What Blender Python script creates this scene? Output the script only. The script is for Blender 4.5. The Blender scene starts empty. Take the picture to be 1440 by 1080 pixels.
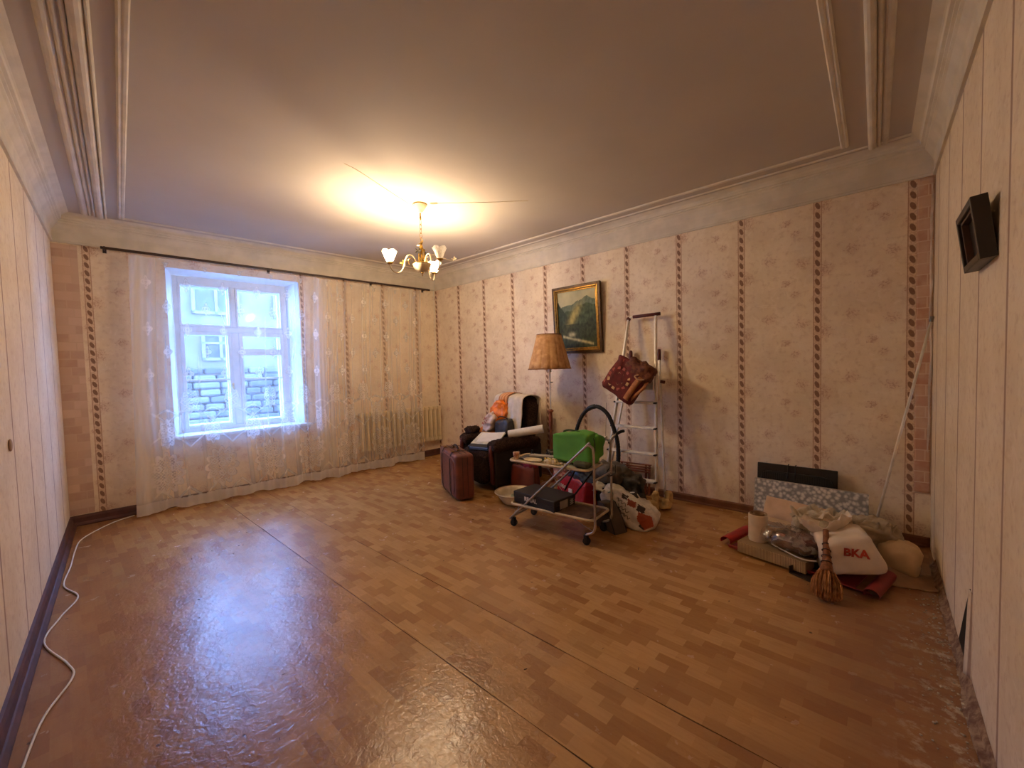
import bpy, bmesh, math, random
import numpy as np
from mathutils import Vector, Matrix, noise, Euler

random.seed(7)
R = math.radians
PI = math.pi
SC = bpy.context.scene
COL = SC.collection

# ------------------------------------------------------------------ camera
RX = Vector((0.74530179, 0.66617736, -0.02707335))
RD = Vector((0.00749087, -0.04897055, -0.99877213))
RF = Vector((-0.66668518, 0.74418385, -0.04148809))
cam = bpy.data.cameras.new('camera')
cam.sensor_fit = 'HORIZONTAL'
cam.sensor_width = 36.0
cam.lens = 574.63 / 1440 * 36
cam.clip_start = 0.02
camo = bpy.data.objects.new('camera', cam)
M4 = Matrix.Identity(4)
for i in range(3):
    M4[i][0] = RX[i]; M4[i][1] = -RD[i]; M4[i][2] = -RF[i]
M4[0][3], M4[1][3], M4[2][3] = 5.7823, -4.4987, 1.5
camo.matrix_world = M4
COL.objects.link(camo)
SC.camera = camo

# ------------------------------------------------------------------ sky, exposure
SC.view_settings.view_transform = 'Standard'
SC.view_settings.look = 'None'
SC.view_settings.exposure = 0.58
SC.view_settings.gamma = 1.0
SC.view_settings.use_curve_mapping = False
wd = bpy.data.worlds.new('overcast_sky'); SC.world = wd
wd.use_nodes = True
wd.node_tree.nodes['Background'].inputs[0].default_value = (0.25, 0.46, 1.0, 1)
wd.node_tree.nodes['Background'].inputs[1].default_value = 35.0
BULB = 1650.0            # radiance of the two lit bulbs
SC.cycles.transparent_max_bounces = 24
SC.cycles.max_bounces = 10
SC.cycles.diffuse_bounces = 7
SC.cycles.sample_clamp_indirect = 8

# wall frames: local x runs left to right seen from the room, local y goes into the wall
C1 = Vector((-0.3126, -4.4663, 0)); C2 = Vector((0, 0, 0))
C3 = Vector((6.0981, 0, 0)); C4 = Vector((6.1135, -4.9581, 0))
def frame(a, b):
    d = b - a
    return a, math.atan2(d.y, d.x), d.length
FW = frame(C1, C2); FP = frame(C2, C3); FR = frame(C3, C4); FL = frame(C4, C1)
def wp(F, x, y, z=0.0):
    c, s = math.cos(F[1]), math.sin(F[1])
    return Vector((F[0].x + x * c - y * s, F[0].y + x * s + y * c, z))
# light portal in the window opening: emits nothing, only guides sampling of the sky
pl = bpy.data.lights.new('window_portal', 'AREA'); pl.shape = 'RECTANGLE'; pl.size = 1.3; pl.size_y = 1.95
pl.cycles.is_portal = True
po = bpy.data.objects.new('window_portal', pl); po.location = wp(FW, 1.55, 0.50, 1.76)
po.rotation_euler = (R(-90), 0, FW[1]); COL.objects.link(po)

# ------------------------------------------------------------------ node helper
class NT:
    def __init__(s, name):
        s.m = bpy.data.materials.new(name); s.m.use_nodes = True
        s.t = s.m.node_tree; s.n = s.t.nodes; s.n.clear()
        s.out = s.n.new('ShaderNodeOutputMaterial')
        s.b = None
    def link(s, a, b): s.t.links.new(a, b)
    def put(s, v, inp):
        if hasattr(v, 'is_linked') or hasattr(v, 'links'): s.link(v, inp)
        else: inp.default_value = v
    def obj(s):
        return s.n.new('ShaderNodeTexCoord').outputs['Object']
    def xyz(s, v):
        q = s.n.new('ShaderNodeSeparateXYZ'); s.link(v, q.inputs[0]); return q.outputs
    def vec(s, x, y, z):
        q = s.n.new('ShaderNodeCombineXYZ')
        for i, k in enumerate((x, y, z)): s.put(k, q.inputs[i])
        return q.outputs[0]
    def m_(s, op, a, b=0.0, c=0.0):
        q = s.n.new('ShaderNodeMath'); q.operation = op
        s.put(a, q.inputs[0]); s.put(b, q.inputs[1]); s.put(c, q.inputs[2]); return q.outputs[0]
    def ramp01(s, v, a, b):     # smooth 0..1 between a and b
        q = s.n.new('ShaderNodeMapRange'); q.interpolation_type = 'SMOOTHSTEP'
        s.put(v, q.inputs[0]); q.inputs[1].default_value = a; q.inputs[2].default_value = b
        return q.outputs[0]
    def noise(s, vec, scale, detail=3, rough=.5, dist=0):
        q = s.n.new('ShaderNodeTexNoise'); s.link(vec, q.inputs['Vector'])
        q.inputs['Scale'].default_value = scale; q.inputs['Detail'].default_value = detail
        q.inputs['Roughness'].default_value = rough; q.inputs['Distortion'].default_value = dist
        return q.outputs[0]
    def vor(s, vec, scale, feat='F1'):
        q = s.n.new('ShaderNodeTexVoronoi'); q.feature = feat; s.link(vec, q.inputs['Vector'])
        q.inputs['Scale'].default_value = scale; return q.outputs
    def mix(s, f, a, b):
        q = s.n.new('ShaderNodeMix'); q.data_type = 'RGBA'; s.put(f, q.inputs[0])
        for k, i in ((a, 6), (b, 7)):
            if isinstance(k, tuple): q.inputs[i].default_value = (k[0], k[1], k[2], 1)
            else: s.link(k, q.inputs[i])
        return q.outputs[2]
    def bump(s, h, strength=.2, dist=.01):
        q = s.n.new('ShaderNodeBump'); s.link(h, q.inputs['Height'])
        q.inputs['Strength'].default_value = strength; q.inputs['Distance'].default_value = dist
        return q.outputs[0]
    def bsdf(s, col, rough=.6, metal=0., normal=None, **kw):
        b = s.n.new('ShaderNodeBsdfPrincipled'); s.b = b
        if isinstance(col, tuple): b.inputs['Base Color'].default_value = (col[0], col[1], col[2], 1)
        else: s.link(col, b.inputs['Base Color'])
        s.put(rough, b.inputs['Roughness']); b.inputs['Metallic'].default_value = metal
        if normal is not None: s.link(normal, b.inputs['Normal'])
        for k, v in kw.items(): s.put(v, b.inputs[k])
        s.link(b.outputs[0], s.out.inputs[0]); return s.m

def mat(name, c, rough=.6, metal=0., var=.15, scale=8, bump=0., bscale=40, c2=None, spec=None):
    t = NT(name); o = t.obj()
    n = t.noise(o, scale, 4)
    c2 = c2 or tuple(max(0, k * (1 - var * 2.2)) for k in c)
    col = t.mix(t.ramp01(n, .3, .7), c2, c)
    nm = t.bump(t.noise(o, bscale, 4), bump, .004) if bump else None
    kw = {}
    if spec is not None: kw['Specular IOR Level'] = spec
    return t.bsdf(col, rough, metal, nm, **kw)

def srgb(r, g, b):
    f = lambda c: (c / 255 / 12.92) if c / 255 <= .04045 else ((c / 255 + .055) / 1.055) ** 2.4
    return (f(r), f(g), f(b))

# ------------------------------------------------------------------ mesh helpers
def obj(name, bm, m=None, parent=None, smooth=False, loc=None, rot=None, kind=None):
    me = bpy.data.meshes.new(name)
    bmesh.ops.recalc_face_normals(bm, faces=bm.faces)
    bm.to_mesh(me); bm.free()
    if smooth:
        for p in me.polygons: p.use_smooth = True
        if smooth == 'auto': me.set_sharp_from_angle(angle=R(40))
    if m: me.materials.append(m)
    o = bpy.data.objects.new(name, me); COL.objects.link(o)
    if parent: o.parent = parent
    if loc is not None: o.location = loc
    if rot is not None: o.rotation_euler = rot
    if kind: o['kind'] = kind
    return o
def share(name, me, parent=None, loc=(0, 0, 0), rot=(0, 0, 0), scale=None):
    o = bpy.data.objects.new(name, me); COL.objects.link(o)
    o.parent = parent; o.location = loc; o.rotation_euler = rot
    if scale: o.scale = scale
    return o
def thing(name, label, cat, loc=(0, 0, 0), rot=0., group=None):
    o = bpy.data.objects.new(name, None); COL.objects.link(o); o.empty_display_size = .1
    o.location = loc; o.rotation_euler = rot if isinstance(rot, tuple) else (0, 0, rot)
    return tag(o, label, cat, group)
def tag(o, label, cat, group=None):
    o['label'] = label; o['category'] = cat
    if group: o['group'] = group
    return o
def struct(name, F=None, loc=None):
    o = bpy.data.objects.new(name, None); COL.objects.link(o); o['kind'] = 'structure'
    if F: o.location = F[0]; o.rotation_euler = (0, 0, F[1])
    if loc: o.location = loc
    return o
def sobj(name, bm, m, F=None, smooth=False):
    o = obj(name, bm, m, smooth=smooth); o['kind'] = 'structure'
    if F: o.location = F[0]; o.rotation_euler = (0, 0, F[1])
    return o
def B(): return bmesh.new()
def box(bm, c, s, rot=None, bev=0., seg=2):
    mt = Matrix.Translation(c)
    if rot: mt = mt @ Euler(rot).to_matrix().to_4x4()
    g = bmesh.ops.create_cube(bm, size=1, matrix=mt @ Matrix.Diagonal((s[0], s[1], s[2], 1)))
    if bev:
        es = list({e for v in g['verts'] for e in v.link_edges})
        bmesh.ops.bevel(bm, geom=es, offset=bev, segments=seg, profile=.5, affect='EDGES')
    return bm
def ring(bm, c, t, u, r, seg):
    w = t.cross(u)
    return [bm.verts.new(c + r * (math.cos(2 * PI * k / seg) * u + math.sin(2 * PI * k / seg) * w)) for k in range(seg)]
def tube(bm, pts, r, seg=8, closed=False, cap=True):
    pts = [Vector(p) for p in pts]; n = len(pts)
    rr = r if isinstance(r, (list, tuple)) else [r] * n
    rings = []; u = None
    for i, p in enumerate(pts):
        a = pts[(i - 1) % n] if (i or closed) else pts[0]
        b = pts[(i + 1) % n] if (i < n - 1 or closed) else pts[-1]
        t = (b - a).normalized()
        if u is None:
            u = t.orthogonal().normalized()
        else:
            u = (u - t * u.dot(t)); u = u.normalized() if u.length > 1e-6 else t.orthogonal().normalized()
        rings.append(ring(bm, p, t, u, rr[i], seg))
    m = n if closed else n - 1
    for i in range(m):
        A, Bn = rings[i], rings[(i + 1) % n]
        for k in range(seg):
            bm.faces.new((A[k], A[(k + 1) % seg], Bn[(k + 1) % seg], Bn[k]))
    if cap and not closed:
        bm.faces.new(rings[0][::-1]); bm.faces.new(rings[-1])
    return bm
def smoothpts(pts, n=6, closed=False):
    pts = [Vector(p) for p in pts]; N = len(pts); out = []
    rng = range(N if closed else N - 1)
    for i in rng:
        p0 = pts[(i - 1) % N] if (closed or i) else pts[0]
        p1 = pts[i]; p2 = pts[(i + 1) % N]
        p3 = pts[(i + 2) % N] if (closed or i < N - 2) else pts[-1]
        for k in range(n):
            t = k / n
            out.append(.5 * ((2 * p1) + (p2 - p0) * t + (2 * p0 - 5 * p1 + 4 * p2 - p3) * t * t + (3 * p1 - p0 - 3 * p2 + p3) * t ** 3))
    if not closed: out.append(pts[-1])
    return out
def lathe(bm, prof, c=(0, 0, 0), seg=20, mtx=None, wob=None):
    c = Vector(c); rows = []
    for (r, z) in prof:
        row = []
        for k in range(seg):
            a = 2 * PI * k / seg
            rr = r * (1 + (wob(a, z) if wob else 0))
            v = Vector((rr * math.cos(a), rr * math.sin(a), z))
            if mtx: v = mtx @ v
            row.append(bm.verts.new(v + c))
        rows.append(row)
    for i in range(len(rows) - 1):
        for k in range(seg):
            bm.faces.new((rows[i][k], rows[i][(k + 1) % seg], rows[i + 1][(k + 1) % seg], rows[i + 1][k]))
    for row, (r, z) in ((rows[0], prof[0]), (rows[-1], prof[-1])):
        if r > 1e-4 and wob is None and len(prof) > 2 and prof[0] != prof[-1]:
            pass
    return bm
def cyl(bm, c, r, h, seg=16, rot=None):
    mt = Matrix.Translation(c)
    if rot: mt = mt @ Euler(rot).to_matrix().to_4x4()
    bmesh.ops.create_cone(bm, cap_ends=True, segments=seg, radius1=r, radius2=r, depth=h, matrix=mt)
    return bm
def prism(bm, poly, d0, d1, f):
    """poly of 2d points, extruded between d0 and d1; f(a, b, d) gives the 3d point"""
    a = [bm.verts.new(f(p[0], p[1], d0)) for p in poly]; b = [bm.verts.new(f(p[0], p[1], d1)) for p in poly]
    n = len(poly)
    bm.faces.new(a[::-1]); bm.faces.new(b)
    for i in range(n): bm.faces.new((a[i], a[(i + 1) % n], b[(i + 1) % n], b[i]))
    return bm
def sgnp(v, e): return math.copysign(abs(v) ** e, v)
def blob(bm, c, s, e1=.5, e2=.5, amp=0., freq=5., seed=0, rot=None, nu=36, nv=22, zmin=None, ridge=True, f=None):
    """soft superellipsoid with creases: cushions, cloth heaps, bags"""
    c = Vector(c); Rm = Euler(rot).to_matrix() if rot else Matrix.Identity(3)
    sd = Vector((seed * 7.3, seed * 3.1, seed * 5.7)); rows = []
    for j in range(nv + 1):
        ph = -PI / 2 + PI * j / nv; row = []
        for i in range(nu if 0 < j < nv else 1):
            th = 2 * PI * i / nu
            v = Vector((sgnp(math.cos(ph), e1) * sgnp(math.cos(th), e2) * s[0] / 2,
                        sgnp(math.cos(ph), e1) * sgnp(math.sin(th), e2) * s[1] / 2, sgnp(math.sin(ph), e1) * s[2] / 2))
            if amp:
                q = v * freq + sd
                h = 0
                a = 1
                for k in range(3):
                    nn = noise.noise(q)
                    h += a * ((1 - 2 * abs(nn)) if ridge else nn * 2); q = q * 2.03 + Vector((3, 1, 7)); a *= .5
                d = Vector((v.x / s[0] ** 2, v.y / s[1] ** 2, v.z / s[2] ** 2)).normalized()
                v = v + d * amp * (h - .6)
            if f: v = f(v)
            v = Rm @ v + c
            if zmin is not None and v.z < zmin: v.z = zmin
            row.append(bm.verts.new(v))
        rows.append(row)
    for j in range(nv):
        A, Bn = rows[j], rows[j + 1]
        for i in range(nu):
            k = (i + 1) % nu
            try:
                if len(A) == 1: bm.faces.new((A[0], Bn[k], Bn[i]))
                elif len(Bn) == 1: bm.faces.new((A[i], A[k], Bn[0]))
                else: bm.faces.new((A[i], A[k], Bn[k], Bn[i]))
            except ValueError: pass
    return bm
def sheet(bm, nx, ny, f):
    g = [[bm.verts.new(f(i / nx, j / ny)) for i in range(nx + 1)] for j in range(ny + 1)]
    for j in range(ny):
        for i in range(nx): bm.faces.new((g[j][i], g[j][i + 1], g[j + 1][i + 1], g[j + 1][i]))
    return bm
def thick(bm, t):
    bmesh.ops.recalc_face_normals(bm, faces=bm.faces)
    bmesh.ops.solidify(bm, geom=bm.faces[:], thickness=t); return bm
def text_bm(s, size, ext=.0008):
    c = bpy.data.curves.new('lettering', 'FONT'); c.body = s; c.size = size; c.extrude = ext; c.align_x = 'CENTER'; c.align_y = 'CENTER'
    c.resolution_u = 3; c.offset = size * .045
    o = bpy.data.objects.new('lettering', c); COL.objects.link(o)
    bpy.context.view_layer.update()
    me = bpy.data.meshes.new_from_object(o)
    bm = B(); bm.from_mesh(me); bpy.data.objects.remove(o); bpy.data.curves.remove(c); bpy.data.meshes.remove(me)
    return bm
def colattr(o, name, cols):
    a = o.data.color_attributes.new(name, 'FLOAT_COLOR', 'POINT')
    a.data.foreach_set('color', np.asarray(cols, dtype=np.float32).ravel())

# ------------------------------------------------------------------ materials
def wallpaper(name, off, P=.5957, off2=None, split=0., plain=False):
    t = NT(name); o = t.obj(); x, y, z = t.xyz(o)
    if off2 is not None:
        sel = t.m_('GREATER_THAN', x, split)
        offn = t.m_('ADD', off, t.m_('MULTIPLY', sel, off2 - off))
    else: offn = off
    tt = t.m_('FRACT', t.m_('ADD', t.m_('DIVIDE', t.m_('SUBTRACT', x, offn), P), 20.5))
    s = t.m_('MULTIPLY', t.m_('SUBTRACT', tt, .5), P)          # signed distance to stripe middle
    d = t.m_('ABSOLUTE', s)
    stripe = t.m_('LESS_THAN', d, .031)
    if off2 is not None: stripe = t.m_('MULTIPLY', stripe, t.m_('GREATER_THAN', t.m_('ABSOLUTE', t.m_('SUBTRACT', x, 1.42)), .86))
    edge = t.m_('MULTIPLY', t.m_('MULTIPLY', t.m_('GREATER_THAN', d, .0235), t.m_('LESS_THAN', d, .029)), stripe)
    v = t.m_('SUBTRACT', t.m_('FRACT', t.m_('ADD', t.m_('DIVIDE', z, .082), t.m_('MULTIPLY', s, 9.))), .5)
    e = t.m_('ADD', t.m_('POWER', t.m_('DIVIDE', d, .019), 2), t.m_('POWER', t.m_('DIVIDE', v, .34), 2))
    bead = t.m_('MULTIPLY', t.ramp01(e, 1.15, .7), stripe)
    # ground
    n1 = t.noise(o, 2.2, 5, .6); n2 = t.noise(o, 22, 4, .65)
    base = t.mix(t.ramp01(n1, .35, .7), srgb(222, 205, 180), srgb(236, 221, 198))
    base = t.mix(t.m_('MULTIPLY', t.ramp01(n2, .48, .72), .5), base, srgb(196, 168, 144))
    sw = t.noise(o, 9, 3, .5, 2.2)
    base = t.mix(t.m_('MULTIPLY', t.ramp01(sw, .56, .66), .35), base, srgb(240, 226, 208))
    # repeated flower sprigs
    fz = t.m_('FRACT', t.m_('DIVIDE', z, .54))
    sp = None; ssgn = t.m_('MULTIPLY', tt, P)
    for (cx, cz, rr) in ((.335, .22, .075), (.295, .74, .045), (.53, .47, .05), (.07, .05, .04), (.19, .36, .05), (.14, .86, .04)):
        dx = t.m_('DIVIDE', t.m_('SUBTRACT', ssgn, cx), rr * 1.15)
        dz = t.m_('DIVIDE', t.m_('MULTIPLY', t.m_('SUBTRACT', fz, cz), .54), rr)
        g = t.m_('ADD', t.m_('MULTIPLY', dx, dx), t.m_('MULTIPLY', dz, dz))
        g = t.m_('SUBTRACT', 1.0, g)
        sp = g if sp is None else t.m_('MAXIMUM', sp, g)
    pn = t.noise(t.vec(ssgn, 0., t.m_('MULTIPLY', fz, .54)), 52, 4, .65, .6)
    if not plain: base = t.mix(t.m_('MULTIPLY', t.ramp01(sp, -.3, 1.), .24), base, srgb(206, 166, 144))
    fl = t.m_('MULTIPLY', t.ramp01(t.m_('ADD', t.m_('MULTIPLY', sp, .10), pn), .54, .68), t.ramp01(t.m_('ADD', sp, t.m_('MULTIPLY', t.m_('SUBTRACT', pn, .5), 3.)), -.1, .6))
    base = t.mix(t.m_('MULTIPLY', fl, .12 if plain else .5), base, srgb(170, 124, 104))
    sb = t.mix(t.ramp01(t.noise(o, 60, 2), .4, .6), srgb(204, 176, 150), srgb(222, 198, 170))
    if plain:
        ln = t.m_('ADD', d, t.m_('MULTIPLY', t.noise(t.vec(x, 0., t.m_('MULTIPLY', z, .5)), 9, 3), .006))
        c = t.mix(t.m_('MULTIPLY', t.ramp01(ln, .020, .012), .75), base, srgb(142, 104, 88))
    else:
        c = t.mix(stripe, base, sb)
        c = t.mix(t.m_('MULTIPLY', edge, .7), c, srgb(164, 122, 104))
        c = t.mix(t.m_('MULTIPLY', bead, .85), c, srgb(116, 78, 62))
    return t.bsdf(c, .75, 0, t.bump(t.noise(o, 120, 3), .15, .002), **{'Specular IOR Level': .25})
W_P = wallpaper('wallpaper_long_wall', .021)
W_W = wallpaper('wallpaper_window_wall', .24, .6, .49, .54)
W_R = wallpaper('wallpaper_right', .27, .52, plain=True)
W_L = wallpaper('wallpaper_left', 6.445 - .525 - .52 * 10, .52, plain=True)

def m_floor():
    t = NT('linoleum'); o = t.obj(); x, y, z = t.xyz(o)
    br = t.n.new('ShaderNodeTexBrick'); t.link(o, br.inputs['Vector'])
    br.offset = .5; br.inputs['Scale'].default_value = 1; br.inputs['Mortar Size'].default_value = .0
    br.inputs['Brick Width'].default_value = .15; br.inputs['Row Height'].default_value = .062
    br.inputs['Color1'].default_value = (*srgb(150, 102, 56), 1); br.inputs['Color2'].default_value = (*srgb(198, 154, 96), 1)
    br.inputs['Mortar'].default_value = (*srgb(160, 110, 66), 1); br.inputs['Bias'].default_value = 0.1
    c = t.mix(.22, br.outputs[0], srgb(176, 130, 78))
    g = t.noise(t.vec(t.m_('MULTIPLY', x, 3.), t.m_('MULTIPLY', y, 30.), 0.), 2.0, 4, .6)
    c = t.mix(t.m_('MULTIPLY', t.ramp01(g, .4, .75), .22), c, srgb(130, 84, 48))
    n = t.noise(o, 1.3, 5, .65)
    c = t.mix(t.m_('MULTIPLY', t.ramp01(n, .4, .85), .22), c, srgb(128, 88, 60))
    # worn reddish brown paint film by the right wall; dimmer left-wall light painted in
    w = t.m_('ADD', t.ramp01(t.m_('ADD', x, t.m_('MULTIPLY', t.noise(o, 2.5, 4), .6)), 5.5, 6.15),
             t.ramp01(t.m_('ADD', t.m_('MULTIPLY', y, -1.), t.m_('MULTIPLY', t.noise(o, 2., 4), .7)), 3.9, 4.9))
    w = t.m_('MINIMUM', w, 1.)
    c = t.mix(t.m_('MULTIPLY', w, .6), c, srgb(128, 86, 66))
    # plaster dust by the right wall
    dmask = t.m_('MULTIPLY', t.ramp01(x, 5.72, 6.05), t.ramp01(t.noise(o, 14, 5, .7), .5, .66))
    dmask = t.m_('MULTIPLY', dmask, t.ramp01(t.m_('MULTIPLY', y, -1.), .9, 1.6))
    c = t.mix(t.m_('MULTIPLY', dmask, .8), c, srgb(206, 188, 162))
    # small black specks and stains
    vv = t.vor(o, 3.2)[0]
    c = t.mix(t.m_('MULTIPLY', t.ramp01(vv, .035, .02), .8), c, (.03, .02, .015))
    ru = t.m_('ADD', .14, t.m_('MULTIPLY', t.noise(o, 9, 4, .6), .2))
    cr = t.vor(t.vec(t.m_('ADD', x, t.m_('MULTIPLY', t.noise(o, 12, 2), .08)), y, z), 26, 'DISTANCE_TO_EDGE')[0]
    h = t.m_('ADD', t.noise(o, 30, 3, .55, .8), t.m_('MULTIPLY', t.noise(o, 2.2, 2), 1.6))
    return t.bsdf(c, ru, 0, t.bump(h, .24, .010), **{'Specular IOR Level': .55})
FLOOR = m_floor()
CEIL = mat('ceiling_whitewash', srgb(188, 178, 168), .9, 0, .04, 1.2, .12, 30)
PLAS = mat('plaster_moulding', srgb(214, 205, 190), .8, 0, .07, 6, .15, 60)
WHITEP = mat('white_window_paint', srgb(222, 226, 228), .45, 0, .05, 12, .1, 60)
BASE_W = mat('dark_red_baseboard_paint', srgb(92, 52, 44), .6, 0, .2, 10, .1, 50)
BASE_P = mat('brown_baseboard_paint', srgb(128, 78, 46), .5, 0, .15, 10)
RADI = mat('cream_radiator_paint', srgb(224, 206, 170), .45, 0, .06, 9)
DARKW = mat('dark_brown_wood', srgb(58, 34, 26), .45, 0, .2, 20)
ALU = mat('aluminium', srgb(232, 226, 214), .4, .25, .08, 20)
CHROME = mat('worn_chrome', srgb(190, 180, 165), .28, .9, .12, 18)
BRASS = mat('polished_brass', srgb(200, 160, 80), .25, .95, .1, 20)
BLACK = mat('black_plastic', srgb(26, 25, 25), .4, 0, .2, 20)
RUB = mat('black_rubber', srgb(22, 20, 19), .7, 0, .2, 20)
LEATH = mat('red_brown_leatherette', srgb(122, 68, 56), .38, 0, .14, 10, .25, 120)
LEATHD = mat('dark_leather_strap', srgb(48, 22, 18), .45, 0, .15, 20)
TURN = mat('red_brown_turned_wood', srgb(140, 74, 44), .35, 0, .2, 18)
def fur():
    t = NT('dark_brown_fur'); o = t.obj()
    n = t.noise(o, 60, 5, .75, 1.5); m = t.noise(o, 7, 3)
    c = t.mix(t.ramp01(n, .4, .65), srgb(30, 18, 14), srgb(92, 64, 50))
    c = t.mix(t.m_('MULTIPLY', t.ramp01(m, .5, .7), .5), c, srgb(40, 24, 18))
    return t.bsdf(c, .85, 0, t.bump(n, .9, .02), **{'Specular IOR Level': .2})
FUR = fur()
WHITE = mat('off_white_paper', srgb(232, 226, 214), .6, 0, .04, 12)
def simple(name, c, rough=.6, **k): return mat(name, srgb(*c), rough, **k)

# ------------------------------------------------------------------ floor
flo = struct('floor')
b = B()
poly = [C1, C2, C3, C4]
cc_ = (C1 + C2 + C3 + C4) / 4; poly2 = [cc_ + (p - cc_) * 1.06 for p in poly]
a = [b.verts.new((p.x, p.y, -.12)) for p in poly2]; c_ = [b.verts.new((p.x, p.y, -.004)) for p in poly2]
b.faces.new(a); b.faces.new(c_[::-1])
for i in range(4): b.faces.new((a[i], a[(i + 1) % 4], c_[(i + 1) % 4], c_[i]))
obj('subfloor', b, simple('dark_board_floor', (60, 34, 22), .7), flo)
def xw(y): return C1.x * (y / C1.y)       # x of the window wall at y
ys = [0.0, -1.02, -2.79, -3.235, -4.99]
for k in range(4):
    y0, y1 = ys[k] - (0.0025 if k else 0), ys[k + 1] + .0025
    if k == 0: continue
    b = B()
    def lly(x): return -4.9581 + (6.1135 - x) * .0765
    N = 40
    rows = []
    top = []; bot = []
    for i in range(N + 1):
        xx = -.30 + 6.41 * i / N
        yy0 = y0 + .0012 * math.sin(xx * 9 + k) + (.0015 if k == 2 else 0) * math.sin(xx * 23)
        yy1 = y1 + .0012 * math.sin(xx * 7 + k * 2)
        if k == 3: yy1 = lly(xx) + .02
        X0 = xx
        top.append((X0, yy0)); bot.append((X0, yy1))
    P2 = top + bot[::-1]
    va = [b.verts.new((p[0], p[1], 0.0)) for p in P2]; vb = [b.verts.new((p[0], p[1], -.0035)) for p in P2]
    n2 = N + 1
    for i in range(N):
        b.faces.new((va[i], va[i + 1], va[2 * n2 - 2 - i], va[2 * n2 - 1 - i]))
    for i in range(2 * n2): b.faces.new((va[i], vb[i], vb[(i + 1) % (2 * n2)], va[(i + 1) % (2 * n2)]))
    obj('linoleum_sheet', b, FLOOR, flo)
b = B()
prism(b, [(0.0, 0.), (6.098, 0), (6.1, -1.02 - 0), (-.06, -1.02)], -.0035, 0, lambda x, y, d: (x, y, d))
# join the far sheet edge to edge with the next: one continuous roll
b2 = B(); prism(b2, [(0.0, 0.), (6.098, 0), (6.1, -1.0225), (-.07, -1.0225)], -.0035, 0, lambda x, y, d: (x, y, d)); b.free()
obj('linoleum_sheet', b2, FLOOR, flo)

# ------------------------------------------------------------------ walls
H = 3.14
def slab(name, F, m, t=.12):
    b = B(); box(b, (F[2] / 2, t / 2, H / 2), (F[2] + .24, t, H + .1)); return sobj(name, b, m, F)
slab('wall_back', FP, W_P)
slab('wall_right', FR, W_R)
slab('wall_near', FL, W_L)
L = FW[2]; WX0, WX1, WZ0, WZ1 = .86, 2.26, .79, 2.74
b = B()
for x0, x1, z0, z1 in ((0, WX0, 0, H), (WX1, L, 0, H), (WX0, WX1, 0, WZ0), (WX0, WX1, WZ1, H)):
    box(b, ((x0 + x1) / 2, .21, (z0 + z1) / 2), (x1 - x0, .42, z1 - z0))
sobj('wall_window', b, W_W, FW)

# ceiling slab
b = B()
box(b, (2.9, -2.45, H + .05), (7.2, 5.6, .1)); sobj('ceiling', b, CEIL)

def cornice(nm, F, prof, x0, x1, m=PLAS, smooth=False, cap=True):
    """prof: list of (depth out of the wall, z); the run ends are mitred at 45 degrees"""
    b = B(); A_ = [b.verts.new((x0 + d, -d, z)) for d, z in prof]; Z_ = [b.verts.new((x1 - d, -d, z)) for d, z in prof]
    n = len(prof)
    for i in range(n): b.faces.new((A_[i], A_[(i + 1) % n], Z_[(i + 1) % n], Z_[i]))
    if cap: b.faces.new(A_); b.faces.new(Z_[::-1])
    return sobj(nm, b, m, F)
CP = [(0, 2.862), (.016, 2.862), (.02, 2.875), (.014, 2.885), (.014, 2.96), (.02, 2.985), (.03, 3.0), (.05, 3.035), (.062, 3.045), (.062, 3.06),
      (.075, 3.066), (.075, 3.078), (.09, 3.083), (.095, 3.10), (.085, 3.104), (.10, 3.12), (.125, 3.132), (.15, H + .002), (0, H + .002)]
for k, F in enumerate((FW, FP, FR, FL)):
    cornice('trim_%d' % (k + 1), F, CP, 0, F[2])
# ceiling frame: a thin double bead all round and, on the short sides, a wide bundle of ridges
DW, DP, DR, DL = .25, .35, .52, .52
def off(F, d, e0, e1, z):     # two points of the line at distance d, shortened at its ends
    return (e0, -d, z), (F[2] - e1, -d, z)
def bead(bm, F, d, e0, e1, w, h, sh=0):
    pr_ = [(-w / 2, 0), (-w / 2, -h * .5), (-w * .3, -h), (-w * .05, -h * .75), (w * .1, -h), (w * .35, -h), (w / 2, -h * .4), (w / 2, 0)] if not sh else \
        [(w / 2 * math.cos(PI + PI * k / 6), h * math.sin(PI + PI * k / 6)) for k in range(7)]
    A_ = [bm.verts.new((e0, -d - q, H + z + .001)) for q, z in pr_]; Z_ = [bm.verts.new((F[2] - e1, -d - q, H + z + .001)) for q, z in pr_]
    n = len(pr_)
    for i in range(n - 1): bm.faces.new((A_[i], A_[i + 1], Z_[i + 1], Z_[i]))
    bm.faces.new(A_); bm.faces.new(Z_[::-1])
b = B(); bead(b, FW, DW, DL - .01, DP - .01, .035, .012); sobj('trim_5', b, PLAS, FW)
b = B(); bead(b, FP, DP, DW - .03, DR - .02, .04, .014); bead(b, FP, .20, .14, .14, .03, .012, 1); sobj('trim_6', b, PLAS, FP)
b = B(); bead(b, FR, DR, DP - .02, DL, .05, .018)
for d, w, h in ((.36, .05, .028), (.322, .022, .018), (.285, .04, .014)): bead(b, FR, d, .16, .1, w, h, 1)
sobj('trim_7', b, PLAS, FR)
b = B(); bead(b, FL, DL, .5, DW - .0, .05, .018)
for d, w, h in ((.405, .02, .022), (.365, .06, .03), (.325, .02, .02), (.295, .025, .016), (.255, .05, .014)): bead(b, FL, d, .1, .16, w, h, 1)
sobj('trim_8', b, PLAS, FL)

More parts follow.
